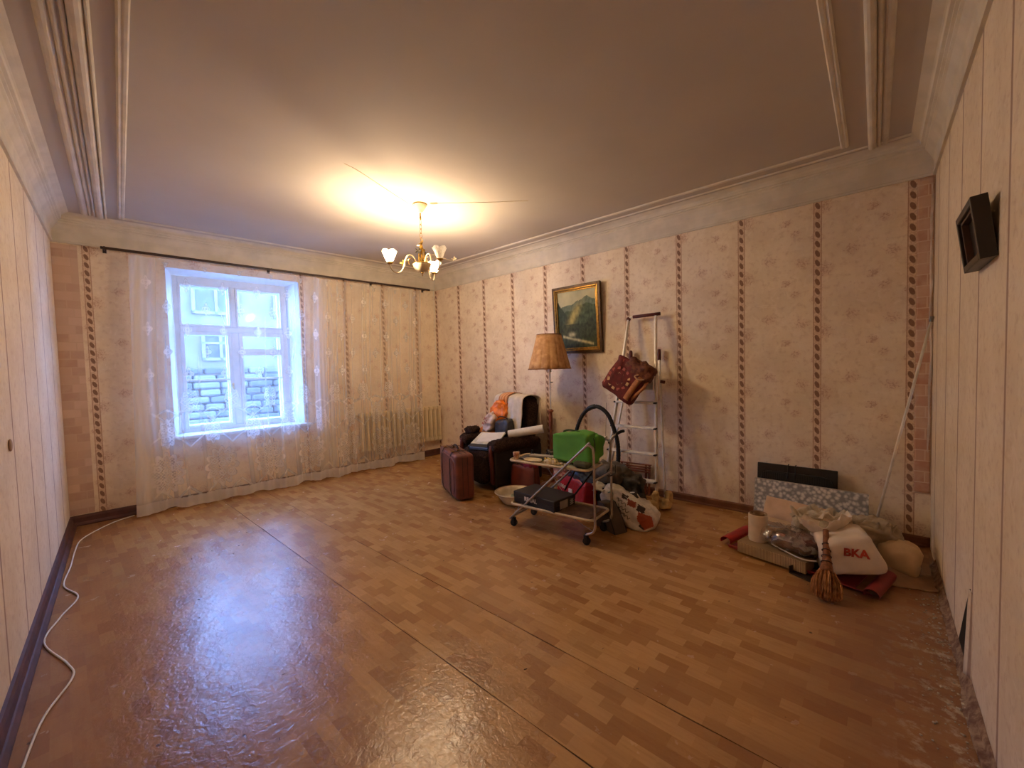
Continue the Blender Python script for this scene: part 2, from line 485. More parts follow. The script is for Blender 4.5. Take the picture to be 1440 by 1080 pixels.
# baseboards
def baseboard(nm, F, prof, x0, x1, m): return cornice(nm, F, prof, x0, x1, m)
bp = [(0, 0), (.045, 0), (.045, .012), (.03, .03), (.024, .034), (.02, .08), (.012, .098), (0, .102)]
baseboard('baseboard_window', FW, bp, 0, FW[2], BASE_W)
baseboard('baseboard_near', FL, bp, 0, FL[2], BASE_W)
baseboard('baseboard_back', FP, [(0, 0), (.03, 0), (.028, .012), (.016, .02), (.014, .066), (.006, .076), (0, .078)], 0, FP[2], BASE_P)

# different paper strips in the two corners
def m_patch(nm, a, bc, cc):
    t = NT(nm); o = t.obj(); x, y, z = t.xyz(o)
    br = t.n.new('ShaderNodeTexBrick'); t.link(t.vec(x, z, 0.), br.inputs['Vector']); br.offset = .37
    br.inputs['Scale'].default_value = 1; br.inputs['Mortar Size'].default_value = .004
    br.inputs['Brick Width'].default_value = .13; br.inputs['Row Height'].default_value = .085
    br.inputs['Color1'].default_value = (*srgb(*a), 1); br.inputs['Color2'].default_value = (*srgb(*bc), 1); br.inputs['Mortar'].default_value = (*srgb(*cc), 1)
    n = t.noise(o, 12, 4)
    c = t.mix(t.m_('MULTIPLY', t.ramp01(n, .4, .7), .5), br.outputs[0], srgb(*cc))
    return t.bsdf(c, .6, 0, t.bump(n, .3, .006))
b = B(); box(b, (.09, -.0015, 1.48), (.18, .003, 2.74)); sobj('trim_9', b, m_patch('block_print_paper', (186, 152, 132), (214, 186, 166), (200, 172, 150)), FW)
b = B()
def rip(u, v):
    x = 6.002 + .09 * u; z = .42 + v * 2.44
    if u < .01: x += .006 * noise.noise(Vector((z * 9, 1, 2)))
    return Vector((x, -.002 - .004 * abs(noise.noise(Vector((x * 40, z * 6, 3)))) * 2, z))
sheet(b, 8, 90, rip); thick(b, .001); sobj('trim_10', b, m_patch('brick_print_paper', (186, 140, 116), (206, 172, 148), (214, 190, 168)), FP, True)
b = B()
def tape(u, v):
    z = .75 + v * 2.05; x = 6.075 + .012 * noise.noise(Vector((z * 3, 5, 0))) + u * (.014 + .01 * noise.noise(Vector((z * 7, 0, 4))))
    return Vector((x, -.008 - .006 * abs(noise.noise(Vector((x * 60, z * 14, 1)))), z))
sheet(b, 3, 90, tape); thick(b, .0008); sobj('trim_11', b, simple('crumpled_clear_tape', (226, 210, 196), .25), FP, True)
# the ragged foot of the right wall: torn paper, bare plaster, crumbs
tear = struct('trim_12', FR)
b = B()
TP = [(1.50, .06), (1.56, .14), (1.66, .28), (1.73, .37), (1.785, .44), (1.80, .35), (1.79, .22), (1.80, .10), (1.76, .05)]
prism(b, TP, -.003, -.0005, lambda x, z, d: (x, d, z)); obj('shaded_plaster', b, simple('shade_dark_plaster', (30, 22, 16), .9), tear)  # plaster in the tear, its recess shade painted as a flat dark patch
b = B()
def lip(u, v):           # near edge of the torn paper curls a little off the wall
    z = .05 + .39 * v; return Vector((1.80 - .015 * v + .06 * u, -.001 - .020 * (1 - u) ** 2 * (1 - v * .7), z))
sheet(b, 5, 14, lip); thick(b, .001); obj('torn_wallpaper', b, W_R, tear, True)
b = B()
def foot(u, v):
    x = .4 + 2.7 * u; n = noise.noise(Vector((x * 5, v * 3, 0))) + .5 * noise.noise(Vector((x * 17, v * 9, 3)))
    w = (.03 + .03 * noise.noise(Vector((x * 2.2, 7, 0)))) * (1 - v) + .001
    return Vector((x, -max(.001, w + .012 * n * (1 - v)), max(.0, .0 + v * (.055 + .02 * noise.noise(Vector((x * 6, 2, 2)))) + .006 * n)))
sheet(b, 260, 6, foot)
t = NT('crumbling_plaster'); o_ = t.obj()
obj('plaster_edge', b, t.bsdf(t.mix(t.ramp01(t.noise(o_, 22, 5, .6), .3, .75), srgb(106, 74, 58), srgb(178, 154, 128)), .9, 0, t.bump(t.noise(o_, 50, 4), .6, .01)), tear, True)
b = B()
for k in range(220):
    x = .9 + 2.2 * random.random(); d = .03 + abs(random.gauss(0, .06)); r = random.uniform(.002, .007)
    bmesh.ops.create_icosphere(b, subdivisions=1, radius=r, matrix=Matrix.Translation((x, -d, r * .5)) @ Matrix.Diagonal((random.uniform(.7, 1.5), 1, .6, 1)))
obj('plaster_crumbs', b, simple('plaster_crumb', (206, 190, 166), .9), tear, kind='stuff')

# ------------------------------------------------------------------ window
win = struct('window_1', FW)
fx0, fx1, fz0, fz1 = .935, 2.165, .80, 2.715
b = B()   # splayed reveal lining
inn = [(WX0, WZ0), (WX1, WZ0), (WX1, WZ1), (WX0, WZ1)]; out = [(fx0, fz0), (fx1, fz0), (fx1, fz1), (fx0, fz1)]
for i in range(4):
    j = (i + 1) % 4
    q = [b.verts.new((inn[i][0], -.001, inn[i][1])), b.verts.new((inn[j][0], -.001, inn[j][1])), b.verts.new((out[j][0], .28, out[j][1])), b.verts.new((out[i][0], .28, out[i][1]))]
    q2 = [b.verts.new((inn[i][0], .28, inn[i][1])), b.verts.new((inn[j][0], .28, inn[j][1]))]
    b.faces.new(q); b.faces.new((q[3], q[2], q2[1], q2[0]))
obj('reveal', b, WHITEP, win)
b = B(); box(b, ((WX0 + WX1) / 2, .10, WZ0 - .004), (WX1 - WX0 + .14, .36, .035), bev=.008)
obj('window_sill', b, WHITEP, win)
def bar(x0, x1, z0, z1, y=.28, d=.05, bev=.006):
    b = B(); box(b, ((x0 + x1) / 2, y + d / 2, (z0 + z1) / 2), (x1 - x0, d, z1 - z0), bev=bev, seg=1); return b
GL = NT('window_glass'); tr = GL.n.new('ShaderNodeBsdfTransparent'); gl = GL.n.new('ShaderNodeBsdfGlossy'); gl.inputs['Roughness'].default_value = .02
mx = GL.n.new('ShaderNodeMixShader')
mx.inputs[0].default_value = .05; GL.link(tr.outputs[0], mx.inputs[1]); GL.link(gl.outputs[0], mx.inputs[2]); GL.link(mx.outputs[0], GL.out.inputs[0])
tr.inputs[0].default_value = (.93, .97, 1, 1)
GLASS = GL.m
MX = 1.545; TZ = 2.075       # mullion and transom
def layer(y, inner):
    fr_ = B()
    e = .05
    for q in ((fx0, fx0 + e, fz0, fz1), (fx1 - e, fx1, fz0, fz1), (fx0 + e, fx1 - e, fz0, fz0 + .045), (fx0 + e, fx1 - e, fz1 - .085, fz1)):
        x0, x1, z0, z1 = q; box(fr_, ((x0 + x1) / 2, y + .03, (z0 + z1) / 2), (x1 - x0, .06, z1 - z0), bev=.004, seg=1)
    obj('window_frame', fr_, WHITEP, win)
    obj('transom', bar(fx0 + e, fx1 - e, TZ - .03, TZ + .035, y, .06), WHITEP, win)
    obj('mullion', bar(MX - .04, MX + .04, fz0 + .045, TZ - .03, y, .06), WHITEP, win)
    obj('mullion', bar(MX - .025, MX + .025, TZ + .035, fz1 - .085, y, .06), WHITEP, win)
    def sash(x0, x1, z0, z1, hz, w=.04):
        b = B()
        yy = y + (-.008 if inner else .012)
        for q in ((x0, x0 + w, z0, z1), (x1 - w, x1, z0, z1), (x0 + w, x1 - w, z0, z0 + w), (x0 + w, x1 - w, z1 - w, z1)):
            a0, a1, c0, c1 = q; box(b, ((a0 + a1) / 2, yy + .02, (c0 + c1) / 2), (a1 - a0, .04, c1 - c0), bev=.004, seg=1)
        for z in hz: box(b, ((x0 + x1) / 2, yy + .02, z), (x1 - x0 - 2 * w, .03, .024), bev=.003, seg=1)
        s = obj('casement', b, WHITEP, win)
        zs = [z0 + w] + sorted(hz) + [z1 - w]
        for i in range(len(zs) - 1):
            g = B(); box(g, ((x0 + x1) / 2, yy + .024, (zs[i] + zs[i + 1]) / 2), (x1 - x0 - 2 * w, .003, zs[i + 1] - zs[i])); obj('glass_pane', g, GLASS, s)
        return s
    xa, xb, xc, xd = fx0 + e, MX - .04, MX + .04, fx1 - e
    s1 = sash(xa, xb, fz0 + .045, TZ - .03, [1.44])
    s2 = sash(xc, xd, fz0 + .045, 1.79, [1.44])
    s3 = sash(xc, xd, 1.79, TZ - .03, [], .045)
    sash(xa, MX - .025, TZ + .035, fz1 - .085, [], .025)
    sash(MX + .025, xd, TZ + .035, fz1 - .085, [], .025)
    return s1, s2, s3
s1, s2, s3 = layer(.28, True)
layer(.40, False)
b = B(); box(b, (MX - .05, .262, 1.35), (.018, .012, .07), bev=.003); tube(b, [(MX - .05, .258, 1.35), (MX - .05, .235, 1.35), (MX - .05, .232, 1.29)], .005, 6)
obj('window_handle', b, BRASS, s1, True)
b = B(); tube(b, [(1.39, .30, 2.62), (1.375, .29, 2.4), (1.45, .292, 2.13)], .003, 5); obj('pull_cord', b, WHITE, win)
b = B(); box(b, (1.55, .47, 1.0), (1.4, .02, .5)); b.free()

# ------------------------------------------------------------------ courtyard outside
def wf(x, y, z): return wp(FW, x, y, z)
bld = thing('exterior_building', 'pale courtyard building with windows seen through the lace curtain and glass', 'building', wp(FW, 0, 6, 0), FW[1])
FAC = simple('cream_render', (96, 88, 66), .9, scale=2)
b = B(); box(b, (2.6, .25, .55), (11, .5, 7.1)); obj('wall', b, FAC, bld)
b = B(); box(b, (2.6, -.05, 2.66), (11, .2, .09), bev=.02); box(b, (2.6, -.03, 2.56), (11, .12, .06)); obj('ledge', b, FAC, bld)
wm = None
for x0, z0, w, h in ((1.75, 2.95, .95, 1.2), (3.45, 2.95, .95, 1.2), (.05, 2.95, .95, 1.2), (1.9, 1.85, .75, .65), (3.5, 1.85, .75, .65), (5.1, 2.95, .95, 1.2)):
    b = B()
    for q in ((x0, x0 + .07, z0, z0 + h), (x0 + w - .07, x0 + w, z0, z0 + h), (x0, x0 + w, z0 + h - .07, z0 + h), (x0, x0 + w, z0, z0 + .07), (x0 + w / 2 - .03, x0 + w / 2 + .03, z0, z0 + h), (x0, x0 + w, z0 + h * .6, z0 + h * .6 + .05)):
        box(b, ((q[0] + q[1]) / 2, -.03, (q[2] + q[3]) / 2), (q[1] - q[0], .08, q[3] - q[2]))
    f_ = obj('window', b, simple('far_window_paint', (94, 90, 82), .6), bld)
    b = B(); box(b, (x0 + w / 2, -.01, z0 + h / 2), (w - .04, .02, h - .04)); obj('pane', b, simple('far_dark_glass', (44, 46, 48), .3), f_)
STO = [simple('grey_rubble_stone', (50, 50, 50), .9, scale=3), simple('snow_crusted_stone', (78, 76, 72), .9, scale=3)]
rw = random.Random(3)
for r_ in range(12):
    x = -.2 + rw.random() * .2; z = -.3 + r_ * .165
    while x < 5.2:
        w = rw.uniform(.28, .6); b = B()
        box(b, (x + w / 2, -.28 - .03 * rw.random() - .02 * (12 - r_), z + .08), (w - .03, .36, .14), bev=.03, seg=1, rot=(0, R(rw.uniform(-2, 2)), 0))
        obj('stone', b, STO[rw.random() < .4], bld); x += w
b = B(); box(b, wp(FW, 2.4, 3.2, -1.15), (8, 8, .1), rot=(0, 0, FW[1])); g_ = obj('courtyard_ground', b, simple('trodden_snow', (60, 60, 60), .95)); g_['kind'] = 'structure'

# ------------------------------------------------------------------ radiator
rad = thing('cast_iron_radiator', 'cream cast iron sectional radiator on the window wall behind the lace, near the corner', 'radiator', FW[0], FW[1])
b = B()
zc = .57
for sx in (-.017, .017): box(b, (sx * .0, 0, zc), (.052, .036, .50), bev=.012) if sx < 0 else None
box(b, (0, -.032, zc), (.040, .03, .54), bev=.010); box(b, (0, .032, zc), (.040, .03, .54), bev=.010)
box(b, (0, 0, .83), (.078, .10, .07), bev=.022); box(b, (0, 0, .30), (.078, .10, .065), bev=.022)
me0 = obj('section', b, RADI, rad, 'auto'); me0.location = (3.03, -.085, 0)
for k in range(1, 17): share('section', me0.data, rad, (3.03 + k * .0862, -.085, 0))
b = B(); tube(b, [(2.97, -.085, .83), (2.86, -.085, .83), (2.86, -.06, .83), (2.86, -.06, .12)], .013, 8); tube(b, [(2.97, -.085, .30), (2.9, -.07, .30), (2.9, -.05, .12)], .013, 8)
obj('supply_pipe', b, RADI, rad, True)
b = B(); tube(b, [wp(FW, 4.44, -.012, .9), wp(FW, 4.443, -.012, 2.3), wp(FW, 4.44, -.012, 2.86)], .006, 6)
tag(obj('antenna_cord', b, WHITE), 'thin pale cord running up the far corner above the radiator', 'cord')

# ------------------------------------------------------------------ curtain
rod = thing('curtain_rail', 'long dark brown curtain rail under the cornice above the window', 'curtain rail', FW[0], FW[1])
b = B(); box(b, (2.31, -.155, 2.832), (3.92, .022, .026), bev=.004); obj('rail', b, DARKW, rod)
for x in (.38, 1.9, 3.3, 4.22):
    b = B(); box(b, (x, -.085, 2.84), (.014, .17, .012)); box(b, (x, -.006, 2.835), (.03, .012, .05)); obj('bracket', b, DARKW, rod)
for x in np.linspace(.66, 4.05, 24):
    b = B(); tube(b, [(x, -.16, 2.815), (x + .004, -.165, 2.80), (x, -.168, 2.785)], .0025, 5); obj('hook', b, WHITE, rod)
NX, NY = 700, 380
X0, X1 = .56, 4.02
def lace(s, z):
    a = np.zeros_like(s)
    # sprigs in a staggered grid
    for par in (0, 1):
        px, pz = .34, .50
        cx = (s - par * px / 2) % px - px / 2; cz = (z - 1.52 - par * pz / 2) % pz - pz / 2
        rr = np.sqrt((cx / .040) ** 2 + (cz / .075) ** 2); th = np.arctan2(cz / .075, cx / .04)
        q = rr / (.55 + .45 * np.abs(np.cos(2 * th)) ** 2)
        q2 = np.sqrt((cx / .016) ** 2 + (cz / .02) ** 2)
        m = (((q < 1) & (q > .70)) | ((np.sin(cx * 420) * np.sin(cz * 420) > .2) & (q < .75)) | (np.abs(q2 - 1) < .35)) & (z > 1.40) & (z < 2.75)
        a[m] = 1
        # dots round
    def med(s, z, px, z0, rx, rz, ph, n):
        cx = (s - ph) % px - px / 2; cz = z - z0
        rr = np.sqrt((cx / rx) ** 2 + (cz / rz) ** 2); th = np.arctan2(cz / rz, cx / rx)
        o = np.zeros(s.shape, bool)
        pet = np.abs(np.cos(th * n / 2)) * .25 + .75
        o |= (rr < pet) & (rr > pet * .82)
        for ox, oz in ((-.45, .25), (.45, .25), (0, -.35), (0, .1) if n > 8 else (9, 9), (-.5, -.35) if n > 8 else (9, 9), (.5, -.35) if n > 8 else (9, 9)):
            d = np.sqrt(((cx - ox * rx) / .034) ** 2 + ((cz - oz * rz) / .034) ** 2)
            o |= (np.abs(d - .85) < .22) | (d < .25)
        o |= (rr < .95 * pet) & (np.sin(cx * 190) * np.sin(cz * 190) > .1)
        return o
    a[med(s, z, .40, 1.21, .075, .145, .02, 8)] = .9
    a[med(s, z, .40, .86, .085, .17, .22, 8)] = .9
    a[med(s, z, .50, .42, .175, .24, .05, 12)] = .85
    # scallops
    for z0, px, ph, am in ((.98, .40, .02, .13), (.70, .40, .22, .15), (1.06, .2, .12, .06)):
        y = z0 + am * np.abs(np.sin((s - ph) * PI / px)); a[np.abs(z - y) < .011] = .8
    for ph in (0, .25):
        y = .10 + .14 * np.abs(((s - ph) / .25) % 1 - .5) * 2; a[np.abs(z - y) < .014] = .8
    a[(z < .115) & (z > .02)] = np.maximum(a[(z < .115) & (z > .02)], .9)
    return a
def zbot(s): return .020 + .012 * np.sin(s * 9) + .008 * np.sin(s * 23 + 1)
sv = np.linspace(X0, X1, NX + 1); vv = np.linspace(0, 1, NY + 1)
S, V = np.meshgrid(sv, vv)
ZT = 2.79 + .006 * np.sin(S * 43)
ZB = zbot(S) + np.where(S < .75, .0, 0)
Z = ZB + (ZT - ZB) * V
ph = 7.5 * S + .9 * np.sin(S * 2.3) + .35 * np.sin(V * 3)
fold = .030 * np.sin(ph * 2.1) + .016 * np.sin(ph * 5.3 + 1) + .006 * np.sin(ph * 13 + V * 2)
dens = 1 + 1.6 * np.exp(-((S - .60) / .10) ** 2) + .8 * np.exp(-((S - 2.46) / .05) ** 2) + .8 * np.exp(-((S - 2.58) / .02) ** 2)
Yd = -.185 + fold * (.35 + .65 * (1 - V)) - .012 * (1 - V)
Yd = np.minimum(Yd, -.155 + 0 * Yd)
Xs = S + (1 - V) * (.06 * (1 - (S - X0) / (X1 - X0)) * -1) + .012 * np.sin(ph * 2.1 + .7) * (1 - V * .5) + V * .05 * ((S - X0) / (X1 - X0))
# near the sill the lace rests on its front edge
verts = np.stack([Xs, Yd, Z], -1).reshape(-1, 3)
idx = np.arange((NX + 1) * (NY + 1)).reshape(NY + 1, NX + 1)
quads = np.stack([idx[:-1, :-1], idx[:-1, 1:], idx[1:, 1:], idx[1:, :-1]], -1).reshape(-1, 4)
me = bpy.data.meshes.new('lace_curtain')
me.vertices.add(len(verts)); me.vertices.foreach_set('co', verts.astype(np.float32).ravel())
me.loops.add(quads.size); me.loops.foreach_set('vertex_index', quads.astype(np.int32).ravel())
me.polygons.add(len(quads)); me.polygons.foreach_set('loop_start', (np.arange(len(quads)) * 4).astype(np.int32))
me.polygons.foreach_set('loop_total', np.full(len(quads), 4, np.int32))
me.update(calc_edges=True); me.validate()
me.polygons.foreach_set('use_smooth', np.ones(len(quads), bool))
cur = bpy.data.objects.new('lace_curtain', me); COL.objects.link(cur); cur.location = FW[0]; cur.rotation_euler = (0, 0, FW[1])
tag(cur, 'sheer white lace curtain with floral pattern hanging from the dark rail to the floor', 'curtain')
la = lace(S, Z)
op = np.clip(.25 * dens + 0 * la, 0, .85)
op = np.clip(np.maximum(op, la * .66), 0, .9); op = np.where(Z < .135, .88, op)
colattr(cur, 'lace', np.stack([op, op, op, np.ones_like(op)], -1).reshape(-1, 4))
t = NT('lace_fabric'); at = t.n.new('ShaderNodeAttribute'); at.attribute_name = 'lace'
lw = t.n.new('ShaderNodeLayerWeight'); lw.inputs[0].default_value = .35
fac = t.m_('MINIMUM', t.m_('ADD', at.outputs['Fac'], t.m_('MULTIPLY', lw.outputs['Facing'], .28)), .95)
tr = t.n.new('ShaderNodeBsdfTransparent'); df = t.n.new('ShaderNodeBsdfDiffuse'); tl = t.n.new('ShaderNodeBsdfTranslucent')
df.inputs[0].default_value = (*srgb(238, 234, 230), 1); tl.inputs[0].default_value = (*srgb(236, 232, 230), 1)
m1 = t.n.new('ShaderNodeMixShader'); m1.inputs[0].default_value = .45; t.link(df.outputs[0], m1.inputs[1]); t.link(tl.outputs[0], m1.inputs[2])
m2 = t.n.new('ShaderNodeMixShader'); t.link(fac, m2.inputs[0]); t.link(tr.outputs[0], m2.inputs[1]); t.link(m1.outputs[0], m2.inputs[2]); t.link(m2.outputs[0], t.out.inputs[0])
me.materials.append(t.m)

# ------------------------------------------------------------------ chandelier
CH = Vector((2.38, -2.0, 0))
chd = thing('chandelier', 'three armed chandelier with tulip glass shades hanging by a chain, two bulbs lit', 'chandelier', (CH.x, CH.y, H))
CREAM = simple('cream_enamel', (226, 206, 170), .35)
b = B(); lathe(b, [(0, 0), (.068, 0), (.07, -.006), (.066, -.012), (.058, -.03), (.04, -.058), (.025, -.07), (.024, -.082), (.012, -.088), (0, -.088)], seg=28)
cn = obj('canopy', b, CREAM, chd, True)
b = B(); lathe(b, [(.071, -.001), (.073, -.006), (.069, -.011)], seg=28); obj('gold_rim', b, BRASS, cn, True)
b = B(); tube(b, [(0, 0, -.085), (0, 0, -.15)], .009, 8); obj('stem', b, BRASS, chd, True)
b = B()
lk = smoothpts([(.010, 0, .0), (.010, 0, -.03), (0, 0, -.042), (-.010, 0, -.03), (-.010, 0, 0), (0, 0, .012)], 4, True)
tube(b, lk, .0024, 5, True); l0 = obj('chain_link', b, BRASS, chd, True, loc=(0, 0, -.163))
for k in range(1, 5): share('chain_link', l0.data, chd, (0, 0, -.163 - k * .043), (0, 0, R(90) * (k % 2)))
b = B(); lathe(b, [(0, -.36), (.010, -.362), (.014, -.38), (.008, -.40), (.018, -.42), (.022, -.45), (.012, -.47), (.012, -.52), (.026, -.53), (.02, -.56), (.03, -.59), (0, -.60)], seg=16); obj('column', b, BRASS, chd, True)
b = B()
for k in range(3):
    a = k * 2.1 + .4; box(b, (.03 * math.cos(a), .03 * math.sin(a), -.52), (.014, .014, .15), bev=.003)
obj('candle_rod', b, BRASS, chd)
b = B(); lathe(b, [(0, -.585), (.086, -.585), (.092, -.592), (.088, -.61), (.07, -.64), (.042, -.66), (.02, -.668), (0, -.668)], seg=28)
bw = obj('bowl', b, CREAM, chd, True)
b = B(); lathe(b, [(.088, -.583), (.094, -.588), (.093, -.594), (.089, -.597)], seg=28); obj('gold_rim', b, BRASS, bw, True)
b = B(); lathe(b, [(0, -.664), (.02, -.668), (.012, -.68), (.004, -.69), (.006, -.70), (0, -.712)], seg=12); obj('finial', b, BRASS, chd, True)
SHG = NT('frosted_tulip_glass'); tr = SHG.n.new('ShaderNodeBsdfTransparent'); tl = SHG.n.new('ShaderNodeBsdfTranslucent'); gg = SHG.n.new('ShaderNodeBsdfGlossy'); df = SHG.n.new('ShaderNodeBsdfDiffuse')
gg.inputs['Roughness'].default_value = .12; tl.inputs[0].default_value = (.95, .9, .82, 1); df.inputs[0].default_value = (.9, .85, .78, 1)
m0 = SHG.n.new('ShaderNodeMixShader'); m0.inputs[0].default_value = .5; SHG.link(tl.outputs[0], m0.inputs[1]); SHG.link(df.outputs[0], m0.inputs[2])
m1 = SHG.n.new('ShaderNodeMixShader')
o_ = SHG.obj(); wv = SHG.vor(o_, 160)[0]; SHG.link(SHG.m_('ADD', .30, SHG.m_('MULTIPLY', wv, .35)), m1.inputs[0]); SHG.link(tr.outputs[0], m1.inputs[1]); SHG.link(m0.outputs[0], m1.inputs[2])
m2 = SHG.n.new('ShaderNodeMixShader'); m2.inputs[0].default_value = .10; SHG.link(m1.outputs[0], m2.inputs[1]); SHG.link(gg.outputs[0], m2.inputs[2]); SHG.link(m2.outputs[0], SHG.out.inputs[0])
BLM = NT('lit_bulb'); em = BLM.n.new('ShaderNodeEmission'); em.inputs[0].default_value = (1, .74, .46, 1); em.inputs[1].default_value = BULB; BLM.link(em.outputs[0], BLM.out.inputs[0])
UNL = simple('unlit_bulb_glass', (214, 206, 190), .2)
GOLDL = simple('gold_leaf_paint', (226, 190, 84), .35)
BLKL = simple('dark_leaf_paint', (44, 38, 28), .5)
def tulip():
    b = B(); rows = []; n = 48
    for j in range(11):
        t_ = j / 10
        row = []
        for i in range(n):
            a = 2 * PI * i / n; pet = abs(math.cos(a * 2.5))      # five petals
            hgt = .018 + t_ * (.088 + .020 * (pet ** .5))
            r = .019 + .040 * (t_ ** .65) + (.010 * t_ ** 3) * (1 if 1 else 0) + .004 * math.cos(a * 5) * t_
            row.append(b.verts.new((r * math.cos(a), r * math.sin(a), hgt)))
        rows.append(row)
    for j in range(10):
        for i in range(n): b.faces.new((rows[j][i], rows[j][(i + 1) % n], rows[j + 1][(i + 1) % n], rows[j + 1][i]))
    return b
def flower(bm, c, r, n=5, tilt=(0, 0, 0)):
    Rm = Euler(tilt).to_matrix()
    for k in range(n):
        a = 2 * PI * k / n
        pts = [Vector((0, 0, 0)), Vector((r * .55, r * .26, r * .12)), Vector((r, 0, r * .3)), Vector((r * .55, -r * .26, r * .12))]
        rz = Matrix.Rotation(a, 3, 'Z'); vs = [bm.verts.new(Rm @ (rz @ p) + Vector(c)) for p in pts]
        bm.faces.new(vs)
        vs = [bm.verts.new(Rm @ (rz @ p) + Vector(c) + Rm @ Vector((0, 0, -.002))) for p in pts]; bm.faces.new(vs[::-1])
bulb_me = None
for k, (ang, lit) in enumerate(((-107, 1), (-5, 0), (120, 1))):
    a = R(ang); ca, sa = math.cos(a), math.sin(a)
    pr_ = [(.05, -.60), (.07, -.55), (.10, -.515), (.14, -.52), (.165, -.56), (.18, -.62), (.205, -.675), (.25, -.70), (.295, -.68), (.315, -.64), (.32, -.615)]
    b = B(); tube(b, smoothpts([(r * ca, r * sa, z) for r, z in pr_], 5), .0065, 8)
    arm = obj('arm', b, CREAM, chd, True)
    b = B(); tube(b, smoothpts([(.055 * ca, .055 * sa, -.59), (.10 * ca, .10 * sa, -.545), (.13 * ca + .02 * sa, .13 * sa - .02 * ca, -.555), (.12 * ca + .03 * sa, .12 * sa - .03 * ca, -.60)], 5), .003, 6); obj('tendril', b, BRASS, arm, True)
    cx, cy = .32 * ca, .32 * sa
    b = B(); lathe(b, [(0, -.622), (.014, -.622), (.032, -.612), (.036, -.604), (.026, -.600), (.02, -.598), (0, -.598)], (cx, cy, 0), 16); obj('shade_cup', b, BRASS, arm, True)
    s_ = obj('lamp_shade', tulip(), SHG.m, chd, True, loc=(cx, cy, -.62)); s_.scale = (1, 1, 1)
    b = B(); lathe(b, [(0, 0), (.013, 0), (.013, .03), (.018, .045), (.026, .065), (.024, .085), (.012, .1), (0, .104)], seg=14)
    bb = obj('bulb', b, BLM.m if lit else UNL, s_, True, loc=(0, 0, .004))
    # leaves and blossom on the arm
    b = B(); flower(b, (.185 * ca, .185 * sa, -.60), .035, 5, (R(60), 0, a)); obj('blossom', b, GOLDL if lit else BLKL, arm)
b = B(); flower(b, (.03, -.06, -.475), .036, 5, (R(80), 0, R(40))); flower(b, (.05, .02, -.50), .03, 5, (R(80), R(20), R(100))); obj('dark_leaves', b, BLKL, chd)
b = B(); flower(b, (-.012, -.01, -.40), .045, 4, (R(30), R(-20), 0)); flower(b, (.0, .01, -.37), .04, 3, (R(50), R(10), 0)); obj('gold_leaves', b, GOLDL, chd)
b = B(); tube(b, smoothpts([(.03, 0, -.55), (.09, .07, -.50), (.16, .13, -.535), (.22, .20, -.56), (.235, .22, -.55)], 5), .0022, 5); flower(b, (.235, .22, -.545), .03, 4, (R(60), 0, R(30))); obj('spray', b, CREAM, chd)
# two thin cords that run from the canopy across the ceiling
b = B(); tube(b, smoothpts([(2.31, -2.06, H - .004), (2.45, -2.4, H - .004), (2.60, -2.75, H - .004), (2.64, -2.9, H - .003)], 6), .002, 5)
tag(obj('ceiling_cord', b, CREAM), 'thin cord on the ceiling running from the lamp canopy towards the viewer', 'cord')
b = B(); tube(b, smoothpts([(2.46, -1.95, H - .004), (2.7, -1.74, H - .004), (2.92, -1.53, H - .004), (3.2, -1.3, H - .003)], 6), .002, 5); box(b, (2.50, -1.92, H - .008), (.07, .02, .016), (0, 0, R(40)))
tag(obj('ceiling_cord', b, CREAM), 'thin cord on the ceiling running right from the lamp canopy towards the picture wall', 'cord')

# ------------------------------------------------------------------ picture on the long wall
pic = thing('framed_painting', 'mountain valley landscape painting in a gilded frame on the long wall above the floor lamp', 'picture', (2.925, -.03, 2.085), (R(3), 0, R(0)))
PWd, PHt = .71, .86
GILT = mat('antique_gilt', srgb(172, 128, 52), .35, .7, .2, 30)
DGILT = mat('dark_gilt', srgb(84, 58, 26), .45, .4, .2, 30)
def fr4(bm, w, h, t, y0, y1, bev=.004):
    for q in ((-w / 2, -w / 2 + t, -h / 2, h / 2), (w / 2 - t, w / 2, -h / 2, h / 2), (-w / 2 + t, w / 2 - t, -h / 2, -h / 2 + t), (-w / 2 + t, w / 2 - t, h / 2 - t, h / 2)):
        x0, x1, z0, z1 = q; box(bm, ((x0 + x1) / 2, (y0 + y1) / 2, (z0 + z1) / 2), (x1 - x0, abs(y1 - y0), z1 - z0), bev=bev, seg=2)
    return bm
obj('frame', fr4(B(), PWd, PHt, .035, -.03, .012, .006), DGILT, pic)
f2 = obj('gilt_moulding', fr4(B(), PWd - .06, PHt - .06, .022, -.036, .005, .007), GILT, pic)
obj('inner_moulding', fr4(B(), PWd - .11, PHt - .11, .016, -.026, .005, .005), GILT, pic)
b = B(); cw, chh = PWd - .13, PHt - .13; nx, ny = 90, 110
sheet(b, nx, ny, lambda u, v: Vector(((u - .5) * cw, -.008, (v - .5) * chh)))
cv = obj('canvas', b, None, pic)
cols = []
